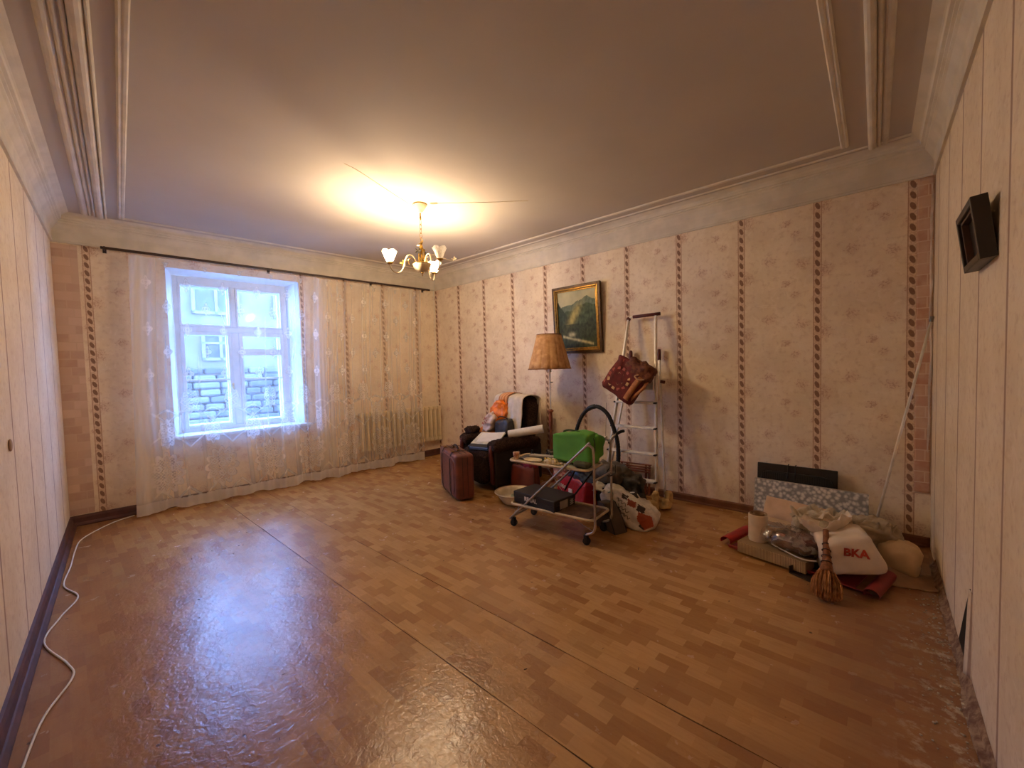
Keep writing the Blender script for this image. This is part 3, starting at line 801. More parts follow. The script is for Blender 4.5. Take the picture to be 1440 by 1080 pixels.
for j in range(ny + 1):
    for i in range(nx + 1):
        u, v = i / nx, j / ny
        n1 = noise.fractal(Vector((u * 6, v * 6, 1)), 1, 2, 5); n2 = noise.fractal(Vector((u * 18, v * 14, 5)), 1, 2, 4)
        c = Vector((.50, .47, .27)) * (1 + .15 * n1)                       # sky
        ridge = .80 - .10 * math.sin(u * 5.2 + .6) * .6 + .03 * n1
        if v < ridge: c = Vector((.13, .17, .11)) * (1 + .4 * n2)
        if v < ridge - .10: c = Vector((.055, .085, .04)) * (1 + .7 * n2)
        hl = (.86 - 1.25 * u) + .04 * n1 ; hr = (.30 + .62 * u) + .05 * n2   # left and right slopes
        if v < hl and v < .82: c = Vector((.03, .05, .028)) * (1 + .8 * n2)
        gold = math.exp(-(((u - .34 - (v - .45) * .75) / .10) ** 2)) * math.exp(-(((v - .56) / .20) ** 2))
        c = c.lerp(Vector((.46, .38, .12)), min(1, gold * (1.0 + .6 * n2)))
        if v < hr - .32 or (v < .42 and not (v < .22 and u < .75)): c = c.lerp(Vector((.03, .042, .018)) * (1 + .9 * n2), .85)
        rv = math.exp(-((v - (.20 - .20 * (u - .2))) / .022) ** 2) * (1 if .12 < u < .9 else 0)
        rv = max(rv, math.exp(-(((u - .35) / .08) ** 2 + ((v - .24) / .04) ** 2)))
        c = c.lerp(Vector((.60, .55, .30)), min(1, rv * (.8 + .5 * n2)) if rv > 0 else 0)
        cols.append((max(c.x, .01), max(c.y, .01), max(c.z, .006), 1))
colattr(cv, 'paint', cols)
t = NT('oil_paint'); at = t.n.new('ShaderNodeAttribute'); at.attribute_name = 'paint'; cv.data.materials.append(t.bsdf(at.outputs['Color'], .75, 0, t.bump(t.noise(t.obj(), 90, 3), .2, .002)))
b = B(); box(b, (0, .006, 0), (PWd - .02, .008, PHt - .02)); obj('backing', b, DARKW, pic)

# box frame on the right wall
bf = thing('box_photo_frame', 'small dark deep box frame with a photo tilting forward from the right wall', 'picture', wp(FR, 2.03, -.034, 1.97), (R(7), 0, FR[1]))
BFM = simple('dark_stained_frame', (40, 28, 22), .4)
obj('frame', fr4(B(), .36, .235, .026, -.026, .02, .003), BFM, bf)
obj('liner', fr4(B(), .31, .185, .012, -.016, .018, .002), simple('brown_bevel', (86, 60, 46), .5), bf)
b = B(); box(b, (0, .012, 0), (.30, .012, .18)); cvp = obj('photo', b, simple('faded_photo', (58, 50, 48), .3), bf)
b = B(); prism(b, [(-.02, -.085), (.10, -.085), (.09, .01), (.03, .045), (-.03, .0)], .003, .006, lambda x, z, d: (x, d, z)); obj('pale_figure', b, simple('photo_grey', (140, 122, 116), .3), cvp)

# switch cover on the near left wall
sw = thing('wall_socket_cover', 'small oval tan cover on the left wall near the picture edge', 'socket', wp(FL, FL[2] - 2.75, 0, 1.165), FL[1])
b = B(); blob(b, (0, -.006, 0), (.045, .016, .065), 1, 1, nu=16, nv=10); obj('cover', b, simple('tan_cover', (176, 140, 108), .5), sw, True)

# ------------------------------------------------------------------ cord along the left wall
pts = [(3.7, -4.70), (3.33, -4.655), (3.04, -4.605), (2.79, -4.514), (2.62, -4.529), (2.26, -4.614), (1.97, -4.55), (1.70, -4.467), (1.40, -4.53), (1.0, -4.49), (.63, -4.46), (.32, -4.42), (.12, -4.33), (-.1, -4.167), (-.2, -4.0)]
b = B(); tube(b, smoothpts([(x, y, .007) for x, y in pts], 8), .005, 6)
tag(obj('white_cable', b, WHITE, smooth=True), 'white cable winding along the floor beside the left wall', 'cable')
rs = random.Random(11); b = B()
for i in range(90):      # crumbs and splinters lying on the floor
    x = rs.uniform(.3, 5.6); y = rs.uniform(-4.2, -.5); l = rs.uniform(.004, .018); w = rs.uniform(.001, .003)
    box(b, (x, y, w * .5), (l, w, w), rot=(0, 0, rs.uniform(0, PI)))
lt = obj('floor_litter', b, simple('litter_bits', (90, 66, 46), .9), kind='stuff'); tag(lt, 'tiny crumbs and splinters scattered over the linoleum', 'litter')

# ------------------------------------------------------------------ suitcase
sc_ = thing('suitcase', 'upright red brown leatherette suitcase with two straps in front of the armchair', 'suitcase', (2.02, -1.34, 0), R(-24))
b = B(); box(b, (0, 0, .275), (.70, .225, .52), bev=.045, seg=4)
for v in b.verts:      # slightly bulging faces
    k = (1 - (v.co.x / .36) ** 2) * (1 - ((v.co.z - .275) / .27) ** 2)
shell = obj('shell', b, LEATH, sc_, 'auto')
b = B(); blob(b, (0, -.108, .275), (.60, .035, .44), .35, .35, nu=40, nv=20); obj('front_panel', b, LEATH, shell, True)
b = B()
for y in (-.03, .03):
    tube(b, [(-.353, y, .06), (-.353, y, .50), (-.31, y, .537), (.31, y, .537), (.353, y, .50), (.353, y, .06)], .003, 5)
obj('seam', b, LEATHD, shell)
for x in (-.17, .17):
    b = B(); pth = smoothpts([(x, -.10, .012), (x + .006, -.13, .10), (x + .008, -.1335, .28), (x, -.128, .44), (x, -.105, .525), (x, -.06, .543), (x, .06, .543), (x, .105, .52), (x, .118, .3), (x, .118, .04)], 4)
    for i in range(len(pth) - 1):
        p, q = pth[i], pth[i + 1]; vs = []
        for pp in (p, q):
            vs.append([b.verts.new(pp + Vector((dx, 0, 0))) for dx in (-.011, .011)])
        b.faces.new((vs[0][0], vs[0][1], vs[1][1], vs[1][0]))
    thick(b, .003); st = obj('strap', b, LEATHD, sc_)
    b = B(); box(b, (x, -.085, .548), (.03, .035, .006), bev=.002); obj('buckle', b, BRASS, st)
b = B(); tube(b, smoothpts([(-.10, 0, .540), (-.085, 0, .565), (-.04, 0, .585), (.04, 0, .585), (.085, 0, .565), (.10, 0, .540)], 4), .010, 8); obj('handle', b, LEATHD, sc_, True)
b = B(); [box(b, (x, 0, .543), (.035, .03, .01), bev=.002) for x in (-.1, .1)]; obj('handle_plate', b, BRASS, sc_)

# ------------------------------------------------------------------ armchair
ac = thing('armchair', 'dark brown fur covered armchair by the long wall, piled with bags and papers', 'armchair', (2.08, -.60, 0), R(-14))
CHAIRD = simple('dark_chair_cloth', (34, 22, 18), .85)
REDW = simple('red_brown_arm_wood', (104, 42, 30), .35)
b = B(); box(b, (0, .02, .21), (.62, .70, .26), bev=.03); obj('seat_base', b, CHAIRD, ac, 'auto')
b = B(); blob(b, (0, -.06, .37), (.62, .68, .20), .35, .35, .025, 9, 3); obj('seat', b, FUR, ac, True)
b = B(); blob(b, (0, -.39, .27), (.60, .07, .40), .4, .3, .022, 10, 5, nu=40); obj('fur_throw', b, FUR, ac, True)
b = B(); blob(b, (0, .26, .70), (.66, .20, .84), .38, .38, .02, 8, 4, rot=(R(-8), 0, 0)); obj('backrest', b, FUR, ac, True)
for sx in (-1, 1):
    b = B(); box(b, (sx * .375, -.02, .30), (.13, .70, .46), bev=.03); ar_ = obj('arm', b, CHAIRD, ac, 'auto')
    b = B(); blob(b, (sx * .375, -.05, .55), (.17, .70, .14), .6, .3, .02, 10, 8 + sx); obj('fur_pad', b, FUR, ar_, True)
    b = B(); tube(b, smoothpts([(sx * .375, -.385, .10), (sx * .38, -.39, .3), (sx * .375, -.40, .47), (sx * .375, -.385, .56)], 4), [.028] * 13, 8); obj('arm_front', b, REDW, ar_, True)
for sx in (-1, 1):
    for sy in (-.30, .32):
        b = B(); cyl(b, (sx * .32, sy, .045), .024, .09, 10); obj('leg', b, DARKW, ac)
def cw_(x, y, z=0):      # chair local to world
    c, s = math.cos(R(-14)), math.sin(R(-14)); return (2.08 + x * c - y * s, -.60 + x * s + y * c, z)
# blanket over the chair back
bl = thing('folded_blanket', 'off white blanket with orange stripes draped over the armchair back', 'blanket', cw_(0, .26), R(-14))
def drape(x0, x1, drop, off_=0.0, seed=1):
    def f(u, v):
        x = x0 + (x1 - x0) * u
        L_ = v * (drop + .20 + .40)      # over the top from the front
        rt = .125 + off_
        zt = 1.065
        if L_ < drop: y = -rt - .06 * (1 - L_ / drop) - .02; z = zt - drop + L_
        elif L_ < drop + .25:
            a = (L_ - drop) / .25 * PI; y = -(rt + .02) * math.cos(a); z = zt + (.075 + off_) * math.sin(a)
        else: y = rt + .015; z = zt - (L_ - drop - .25)
        n = noise.noise(Vector((x * 7, L_ * 4, seed))) + .5 * noise.noise(Vector((x * 19, L_ * 11, seed)))
        if L_ < .12: z += .05 * noise.noise(Vector((x * 16, 0, seed))) * (1 - L_ / .12)
        return Vector((x, y - .012 * n - .006 * math.sin(x * 50), z + .008 * n))
    return f
b = B(); sheet(b, 46, 44, drape(-.33, .335, .42)); thick(b, .008)
obj('blanket', b, mat('off_white_wool', srgb(216, 204, 184), .9, 0, .07, 14, .4, 90), bl, True)
b = B(); sheet(b, 16, 44, drape(-.20, .00, .30, .012, 2)); thick(b, .006)
t = NT('orange_striped_cloth'); o_ = t.obj(); x, y, z = t.xyz(o_); st_ = t.m_('SINE', t.m_('MULTIPLY', t.m_('ADD', x, t.m_('MULTIPLY', t.noise(o_, 4), .03)), 95))
obj('striped_band', b, t.bsdf(t.mix(t.ramp01(st_, -.2, .4), srgb(206, 150, 96), srgb(176, 106, 58)), .9), bl, True)
# bags on the seat
def plastic(name, c, rough=.3, tr=0.):
    t = NT(name); o = t.obj(); n = t.noise(o, 14, 4, .6)
    return t.bsdf(t.mix(t.ramp01(n, .35, .7), tuple(k * .72 for k in srgb(*c)), srgb(*c)), rough, 0, t.bump(t.noise(o, 26, 4, .65, 1.), .6, .01), **{'Specular IOR Level': .5})
b = B(); blob(b, (1.95, -.50, .83), (.25, .16, .44), .8, .7, .035, 9, 11, rot=(R(10), R(28), 0), nu=44, nv=28)
blob(b, (2.06, -.44, .93), (.20, .12, .24), .8, .8, .03, 10, 12, rot=(0, R(-10), 0))
tag(obj('orange_plastic_bag', b, plastic('orange_polythene', (244, 128, 28)), smooth=True), 'bright orange plastic bag slumped against the armchair back', 'bag')
b = B(); blob(b, (1.87, -.60, .74), (.17, .13, .34), .8, .8, .03, 10, 15, rot=(0, R(30), 0), nu=40, nv=26)
wb = thing('printed_plastic_bag', 'white plastic bag with red script beside the orange bag on the armchair', 'bag')
obj('bag', b, plastic('white_pink_polythene', (236, 206, 186)), wb, True)
b = B(); tube(b, smoothpts([(1.80 + .012 * k, -.682, .74 + .02 * math.sin(k * 1.9) + .006 * k) for k in range(9)], 4), .0035, 5); tube(b, smoothpts([(1.82 + .012 * k, -.682, .80 + .018 * math.sin(k * 2.3 + 1) + .005 * k) for k in range(7)], 4), .003, 5)
obj('red_script', b, simple('red_ink', (196, 44, 34), .5), wb, True)
b = B(); blob(b, (1.80, -.56, .64), (.26, .18, .10), .8, .8, .02, 10, 16); tag(obj('orange_cloth_bag', b, plastic('peach_polythene', (238, 150, 80)), smooth=True), 'peach orange bag lying flat on the armchair seat below the others', 'bag')
hb = thing('dark_handbag', 'dark grey handbag with a small gilt clasp on the armchair', 'handbag', (2.14, -.60, .71), (0, R(-6), R(-16)))
b = B(); blob(b, (0, 0, 0), (.31, .14, .22), .45, .5, .018, 8, 21, nu=40); obj('body', b, simple('dark_grey_leather', (58, 54, 50), .4, bump=.3), hb, True)
b = B(); box(b, (.0, -.078, .055), (.03, .01, .012), bev=.003); obj('clasp', b, BRASS, hb)
b = B(); tube(b, smoothpts([(-.12, 0, .08), (-.1, -.03, .13), (0, -.05, .15), (.1, -.03, .13), (.12, 0, .08)], 5), .006, 6); obj('handle', b, BLACK, hb, True)
b = B(); blob(b, cw_(-.40, -.22, .655), (.17, .20, .09), .8, .8, .02, 12, 31, zmin=.62); tag(obj('fur_hat', b, FUR, smooth=True), 'small dark fur hat on the left arm of the armchair', 'hat')
b = B(); rg = Vector(cw_(-.30, -.04, .66)); tube(b, [rg + Vector((.035 * math.cos(k * PI / 8), .01 * math.sin(k), .035 * math.sin(k * PI / 8))) for k in range(16)], .007, 6, True)
tag(obj('red_ring', b, simple('glossy_red', (176, 40, 44), .3), smooth=True), 'small red ring beside the fur hat on the armchair arm', 'ring')
# papers: stacked folders
fx, fy = 2.13, -.84
def slabt(name, label, cat, c, s, rot, m, bev=.002, group=None):
    b = B(); box(b, (0, 0, 0), s, bev=bev, seg=1); o = obj(name, b, m, loc=c, rot=rot); return tag(o, label, cat, group)
slabt('blue_book', 'blue book at the bottom of the paper stack on the armchair', 'book', (2.08, -.95, .52), (.30, .18, .03), (R(16), R(-2), R(4)), simple('blue_book_cloth', (98, 116, 142), .4))
slabt('black_folder', 'black folder under the cream papers on the armchair', 'folder', (2.08, -.92, .55), (.38, .22, .025), (R(22), R(-2), R(4)), BLACK)
fo = thing('paper_folder', 'cream folder with loose papers fanned across the armchair front', 'folder', (2.09, -.86, .60), (R(26), R(-2), R(6)))
b = B(); box(b, (0, 0, 0), (.40, .25, .008), bev=.001, seg=1); obj('cover', b, simple('cream_card', (232, 224, 196), .6), fo)
for k, (dx, dy, rz) in enumerate(((.02, .01, 6), (-.02, -.02, -9), (.0, .01, 2))):
    b = B(); box(b, (dx, dy, -.008 - k * .006), (.36, .23, .003), rot=(0, 0, R(rz))); obj('sheet', b, WHITE, fo)
b = B(); box(b, (.03, .02, .008), (.34, .2, .003), rot=(0, 0, R(8))); obj('sheet', b, WHITE, fo)
ro = thing('paper_roll', 'white paper roll lying slanted across the right arm of the armchair', 'roll')
P0, P1 = Vector((2.37, -.78, .665)), Vector((2.73, -.54, .735)); dr = (P1 - P0).normalized(); mt = dr.to_track_quat('Z', 'Y').to_matrix().to_4x4()
b = B(); Lr = (P1 - P0).length; lathe(b, [(.05, 0), (.05, Lr), (.045, Lr), (.045, 0), (.05, 0)], P0, 24, mt); obj('outer_sheet', b, WHITE, ro, 'auto')
b = B(); lathe(b, [(.034, .01), (.036, Lr - .012), (.032, Lr - .012), (.031, .01)], P0, 20, mt); obj('inner_sheet', b, simple('grey_paper', (170, 162, 150), .7), ro, 'auto')

# ------------------------------------------------------------------ floor lamp
fl_ = thing('floor_lamp', 'floor lamp with pleated tan cloth shade between armchair and ladder', 'lamp', (2.76, -.42, 0))
b = B(); lathe(b, [(0, 0), (.15, 0), (.155, .012), (.15, .025), (.08, .04), (.04, .06), (0, .062)], seg=28); obj('base', b, TURN, fl_, 'auto')
b = B(); lathe(b, [(0, .055), (.03, .06), (.034, .09), (.02, .11), (.024, .2), (.018, .33), (.022, .36), (.034, .375), (.022, .39), (.03, .41), (.030, .44), (.020, .46), (.026, .6), (.019, .68), (.024, .70), (.019, .715), (.027, .8), (.020, .91), (.022, .925), (.036, .935), (.036, .95), (.016, .965), (0, .967)], seg=20)
obj('turned_column', b, TURN, fl_, True)
b = B(); cyl(b, (0, 0, 1.21), .0085, .49, 10); cyl(b, (0, 0, 1.46), .022, .07, 14); obj('pole', b, ALU, fl_)
b = B(); cyl(b, (.025, 0, 1.30), .006, .03, 8, (0, R(90), 0)); obj('switch', b, BLACK, fl_)
npl = 14
def shp(bm, r0, r1, z0, z1, grow=0.):
    n = 168; rows = []
    for j in range(9):
        t_ = j / 8; row = []
        for i in range(n):
            a = 2 * PI * i / n
            r = r1 + (r0 - r1) * (1 - t_)
            rb = abs(math.sin(a * npl / 2))
            r *= 1 - .035 * (1 - rb) ** 2 * (1 - t_ * .5) + .012 * noise.noise(Vector((math.cos(a) * 4, math.sin(a) * 4, t_ * 3))) + .006 * math.sin(a * 70)
            z = z0 + (z1 - z0) * t_ - (.012 * rb if j == 0 else 0)
            row.append(bm.verts.new(((r + grow) * math.cos(a), (r + grow) * math.sin(a), z)))
        rows.append(row)
    for j in range(8):
        for i in range(n): bm.faces.new((rows[j][i], rows[j][(i + 1) % n], rows[j + 1][(i + 1) % n], rows[j + 1][i]))
b = B(); shp(b, .262, .150, 1.47, 1.885); thick(b, .003)
t = NT('tan_shade_cloth'); o_ = t.obj(); n_ = t.noise(o_, 18, 4)
SH = t.bsdf(t.mix(t.ramp01(n_, .3, .7), srgb(176, 128, 82), srgb(206, 162, 112)), .8, 0, t.bump(t.noise(o_, 40, 4), .3, .004)); lsh = obj('lamp_shade', b, SH, fl_, True)
def rim(r, z, k=.006):
    b = B(); tube(b, [(r * math.cos(2 * PI * i / 56), r * math.sin(2 * PI * i / 56), z) for i in range(56)], k, 6, True); return b
obj('trim_band', rim(.263, 1.466), simple('dark_tan_piping', (150, 100, 62), .8), lsh, True); obj('trim_band', rim(.150, 1.887, .005), simple('dark_tan_piping', (150, 100, 62), .8), lsh, True)
b = B(); [tube(b, [(0, 0, 1.80), (.148 * math.cos(k * 2.09), .148 * math.sin(k * 2.09), 1.88)], .002, 5) for k in range(3)]; tube(b, [(0, 0, 1.49), (0, 0, 1.80)], .006, 6); obj('shade_carrier', b, ALU, fl_)

# ------------------------------------------------------------------ step ladder
ld = thing('step_ladder', 'aluminium step ladder with red grip leaning on the long wall beside the floor lamp', 'ladder')
FLl, FLr = Vector((3.50, -.47, .03)), Vector((4.11, -.47, .06)); TL, TR = Vector((3.66, -.105, 2.0)), Vector((3.975, -.105, 2.0))
def rail(p, q, w=.02, d=.045):
    b = B(); dv = (q - p); L_ = dv.length; mt = dv.to_track_quat('Z', 'X').to_matrix().to_4x4()
    x_ = Vector((1, 0, 0)); z_ = dv.normalized(); x_ = (x_ - z_ * x_.dot(z_)).normalized(); y_ = z_.cross(x_)
    m = Matrix((x_, y_, z_)).transposed().to_4x4(); m.translation = (p + q) / 2
    bmesh.ops.create_cube(b, size=1, matrix=m @ Matrix.Diagonal((w, d, L_, 1)))
    bmesh.ops.bevel(b, geom=b.edges[:], offset=.005, segments=2, profile=.5, affect='EDGES'); return b
obj('front_rail', rail(FLl, TL), ALU, ld, 'auto'); obj('front_rail', rail(FLr, TR), ALU, ld, 'auto')
RL0, RR0, RL1, RR1 = Vector((3.455, -.33, .03)), Vector((4.155, -.35, .05)), Vector((3.655, -.055, 1.56)), Vector((3.988, -.055, 1.56))
obj('rear_leg', rail(RL0, RL1, .018, .03), ALU, ld, 'auto'); obj('rear_leg', rail(RR0, RR1, .018, .03), ALU, ld, 'auto')
CAPM = simple('dark_red_cap', (88, 26, 20), .45)
for p in (RL1, RR1):
    b = B(); blob(b, p + Vector((0, 0, .03)), (.034, .05, .13), .5, .6, nu=16, nv=12); obj('hinge_cap', b, CAPM, ld, True)
for zt in (.275, .55, .815, 1.08):
    k = (zt - .03) / 1.97; pl_ = FLl.lerp(TL, k); pr_ = FLr.lerp(TR, k)
    b = B(); w = pr_.x - pl_.x; c = (pl_ + pr_) / 2
    box(b, (c.x, c.y - .012, zt), (w - .005, .085, .022), bev=.004); st = obj('tread', b, ALU, ld)
    b = B(); [box(b, (c.x, c.y - .045 + .012 * i, zt + .012), (w - .03, .004, .003)) for i in range(6)]; obj('grip_rib', b, ALU, st)
    b = B(); [box(b, (e.x, c.y - .03, zt), (.03, .05, .018), bev=.004) for e in (pl_, pr_)]; obj('end_cap', b, BLACK, st)
k = .655; pl_ = FLl.lerp(TL, k); pr_ = FLr.lerp(TR, k); c = (pl_ + pr_) / 2
b = B(); box(b, (c.x, c.y + .03, 1.34), (.34, .02, .26), bev=.006); obj('platform', b, ALU, ld)
b = B(); tube(b, smoothpts([TL + Vector((0, 0, -.03)), TL + Vector((.0, 0, .012)), TL + Vector((.05, -.0, .028)), TR + Vector((-.05, 0, .028)), TR + Vector((.0, 0, .02)), TR + Vector((0, 0, -.02))], 5), .013, 8); hd = obj('top_handle', b, ALU, ld, True)
b = B(); tube(b, [TL + Vector((.055, -.0, .029)), TR + Vector((.05, 0, .034))], .019, 10); obj('grip', b, CAPM, hd, True)
b = B(); blob(b, TL + Vector((.0, 0, .01)), (.05, .05, .05), 1, 1, nu=14, nv=8); obj('grip_joint', b, CAPM, hd, True)
b = B(); tube(b, [RL0 + Vector((.02, -.02, .6)), FLl + Vector((.06, .0, 1.05))], .002, 5); tube(b, [Vector((4.02, -.12, 1.30)), Vector((4.06, -.09, 1.29))], .018, 8); obj('stay', b, simple('dark_red_cap', (88, 26, 20), .45), ld)
SOCK = mat('yellowed_sock', srgb(214, 184, 128), .9, 0, .15, 14, .3, 60)
def sock(c, k):
    b = B(); blob(b, (c.x, c.y, .105), (.062, .07, .17), .6, .8, .012, 16, k, zmin=0.002); blob(b, (c.x - .02, c.y - .035, .05), (.10, .14, .10), .7, .9, .016, 14, k + 3, zmin=0.002)
    return b
for i, (p, n_) in enumerate(((FLr, 'front right'), (RR0 + Vector((.02, 0, 0)), 'rear right'), (FLl, 'front left'), (RL0, 'rear left'))):
    tag(obj('ladder_sock', sock(p + Vector((.012 if i % 2 else -.01, 0, 0)), i * 3), SOCK, smooth=True), 'yellowed cloth sock wrapped on the %s foot of the step ladder' % n_, 'sock')
# ethnic patterned bag on the ladder
tb = thing('patterned_cloth_bag', 'burgundy cloth bag with a star ornament and tan straps hung on the ladder', 'bag', (3.76, -.40, 1.33), (R(-6), R(32), 0))
BUR = mat('burgundy_cloth', srgb(112, 34, 26), .85, 0, .22, 14, .4, 90)
b = B(); blob(b, (0, 0, 0), (.40, .13, .40), .22, .5, .018, 7, 41, nu=48, nv=30); obj('body', b, BUR, tb, True)
b = B(); blob(b, (.08, .0, .17), (.30, .15, .17), .6, .6, .03, 9, 43, nu=40); obj('gathered_top', b, mat('dark_patterned_cloth', srgb(74, 28, 20), .85, 0, .3, 30, .4, 60, c2=srgb(120, 70, 44)), tb, True)
PT = simple('pink_tile_print', (186, 96, 78), .8); PG = simple('cream_tile_print', (214, 172, 120), .8); PB = simple('brown_medallion', (136, 76, 40), .8)
cx, cz = -.05, -.02
b = B(); pts_ = [(cx + (.062 if k % 2 else .045) * math.cos(k * PI / 8), cz + (.062 if k % 2 else .045) * math.sin(k * PI / 8)) for k in range(16)]
prism(b, pts_, -.070, -.060, lambda x, z, d: (x, d, z)); me_ = obj('medallion', b, PB, tb)
b = B(); tube(b, [(x, -.071, z) for x, z in [(cx + (p[0] - cx) * 1.12, cz + (p[1] - cz) * 1.12) for p in pts_]], .0028, 5, True); obj('medallion_edge', b, PG, me_)
for k in range(12):
    a = k * PI / 6; b = B()
    box(b, (cx + .115 * math.cos(a), -.066, cz + .115 * math.sin(a)), (.030, .012, .036), rot=(0, -a, 0), bev=.003)
    obj('ornament', b, PG if k in (7, 8, 9, 0, 1) else PT, tb)
for k in range(5):
    b = B(); box(b, (-.165 + .01 * k, -.058, -.12 + .07 * k), (.026, .014, .05), rot=(0, R(45), 0), bev=.003); obj('ornament', b, PT, tb)
TANL = mat('tan_strap_cloth', srgb(176, 112, 66), .8, 0, .15, 30)
def strip(pts, w, th=.006, wv=Vector((1, 0, 0))):
    b = B(); P_ = smoothpts(pts, 6); g = []
    for p in P_: g.append([b.verts.new(p - wv * w / 2), b.verts.new(p + wv * w / 2)])
    for i in range(len(g) - 1): b.faces.new((g[i][0], g[i][1], g[i + 1][1], g[i + 1][0]))
    return thick(b, th)
def stw(pts, w, wv): 
    o = obj('strap', strip(pts, w, .006, wv), TANL, None, True)
    tmp = tb.matrix_world
    return o
b = strip([Vector((.16, -.075, .12)), Vector((.15, -.092, .05)), Vector((.145, -.095, -.05)), Vector((.14, -.09, -.15)), Vector((.135, -.06, -.17))], .060)
obj('strap', b, TANL, tb, True)
b = strip([Vector((.215, -.03, .13)), Vector((.235, -.07, .05)), Vector((.215, -.08, -.04)), Vector((.18, -.06, -.15))], .032)
obj('strap', b, TANL, tb, True)
b = B(); tube(b, smoothpts([(.12, -.08, .13), (.10, -.10, .10), (.15, -.10, .09), (.20, -.08, .12)], 5), .008, 6); obj('strap_ring', b, simple('pale_strap_ring', (196, 160, 128), .6), tb, True)

# folded wooden stool behind the ladder
ws = thing('folded_wooden_stool', 'folded red brown wooden slatted stool leaning on the wall behind the ladder', 'stool', (3.69, -.085, 0), (R(-4), 0, 0))
for k in range(4):
    b = B(); box(b, (0, -.01 * k, .345 - k * .026), (.39, .022, .015), bev=.003, rot=(0, R(-1), 0)); obj('slat', b, TURN, ws)
for x in (-.17, -.10, .13, .17):
    b = B(); box(b, (x, .01, .175), (.022, .022, .35), bev=.003); obj('leg', b, TURN, ws)
b = B(); box(b, (0, .01, .06), (.34, .018, .024), bev=.003); obj('stretcher', b, TURN, ws)
b = B(); box(b, (0, .012, .15), (.34, .018, .02), bev=.003); obj('stretcher', b, TURN, ws)

# ------------------------------------------------------------------ vacuum hose
b = B(); hp = smoothpts([(3.13, -.52, .30), (3.16, -.52, .6), (3.23, -.51, .85), (3.33, -.50, .99), (3.46, -.50, 1.035), (3.58, -.49, .96), (3.65, -.48, .80), (3.69, -.47, .62), (3.68, -.47, .40), (3.6, -.5, .2)], 14)
tube(b, hp, [.021 + .0022 * (i % 2) for i in range(len(hp))], 12)
hose = thing('vacuum_hose', 'black ribbed hose arching up behind the green bag', 'hose')
obj('ribbed_tube', b, RUB, hose, True)
b = B()
tube(b, hp[44:54], .0275, 12); obj('hose_cuff', b, BLACK, hose, True)
vc = thing('vacuum_cleaner', 'dark vacuum cleaner body mostly hidden behind the red bag', 'vacuum cleaner', (3.32, -.46, 0))
b = B(); blob(b, (0, 0, .17), (.42, .24, .26), .5, .5, nu=30, zmin=.045); obj('body', b, simple('dark_grey_plastic', (50, 48, 48), .4), vc, True)
for sx in (-.14, .14):
    b = B(); cyl(b, (sx, -.11, .045), .045, .03, 16, (R(90), 0, 0)); obj('wheel', b, RUB, vc)

# ------------------------------------------------------------------ serving trolley
TX, TY, TA = 3.62, -1.47, R(5)
def tw(x, y, z=0):
    c, s = math.cos(TA), math.sin(TA); return Vector((TX + x * c - y * s, TY + x * s + y * c, z))
trl = thing('serving_trolley', 'folding chrome serving trolley with two trays on black castors, nearest item of the clutter', 'trolley', (TX, TY, 0), TA)
RB = .0105
for sy, nm in ((-.17, 'front'), (.17, 'rear')):
    b = B(); tube(b, smoothpts([(-.41, sy, .095), (-.39, sy, .118), (.33, sy, .80), (.37, sy, .835), (.405, sy, .83), (.425, sy, .79), (.428, sy, .60), (.428, sy, .25), (.428, sy, .165), (.405, sy, .115), (.345, sy, .085)], 6), RB, 10)
    obj('frame_tube', b, CHROME, trl, True)
b = B(); tube(b, [(-.41, -.17, .097), (-.41, .17, .097)], RB * .9, 8); obj('cross_bar', b, CHROME, trl, True)
b = B(); tube(b, [(.428, -.17, .55), (.428, .17, .55)], RB * .9, 8); obj('cross_bar', b, CHROME, trl, True)
b = B(); tube(b, smoothpts([(.415, .17, .80), (.44, .19, .86), (.49, .23, .90), (.51, .27, .905)], 5), .014, 10); obj('handle_grip', b, RUB, trl, True)
b = B(); tube(b, smoothpts([(.425, .17, .70), (.43, .17, .83), (.46, .2, .88), (.49, .23, .90)], 5), .010, 10); obj('handle_tube', b, CHROME, trl, True)
for (p, q) in (((-.30, .16, .60), (-.02, .16, .24)), ((-.32, -.16, .225), (-.41, -.17, .11)), ((.2, -.16, .2), (.40, -.17, .13))):
    b = B(); tube(b, [p, q], .003, 6); obj('stay', b, CHROME, trl)
b = B(); tube(b, [(.12, .16, .60), (-.06, .2, .30)], .009, 8); tube(b, [(.32, .12, .60), (.05, .2, .28)], .009, 8); obj('rear_brace', b, BLACK, trl)
CRT = mat('cream_tray_paint', srgb(214, 196, 158), .45, .1, .12, 12); WDT = mat('wood_print_tray', srgb(150, 112, 76), .5, 0, .2, 14)
def tray(z, x0, x1, y0, y1, nm):
    r = .05; P_ = []
    for cx, cy, a0 in ((x1 - r, y1 - r, 0), (x0 + r, y1 - r, 90), (x0 + r, y0 + r, 180), (x1 - r, y0 + r, 270)):
        for k in range(5): a = R(a0 + k * 22.5); P_.append((cx + r * math.cos(a), cy + r * math.sin(a)))
    b = B(); prism(b, P_, z - .004, z + .002, lambda x, y, d: (x, y, d)); t_ = obj(nm, b, WDT if z < .4 else CRT, trl)
    b = B(); tube(b, [(x, y, z + .008) for x, y in P_], .0115, 8, True); obj('tray_rim', b, CRT, t_, True)
tray(.205, -.44, .41, -.18, .17, 'lower_tray'); tray(.61, -.46, .36, -.155, .165, 'upper_tray')
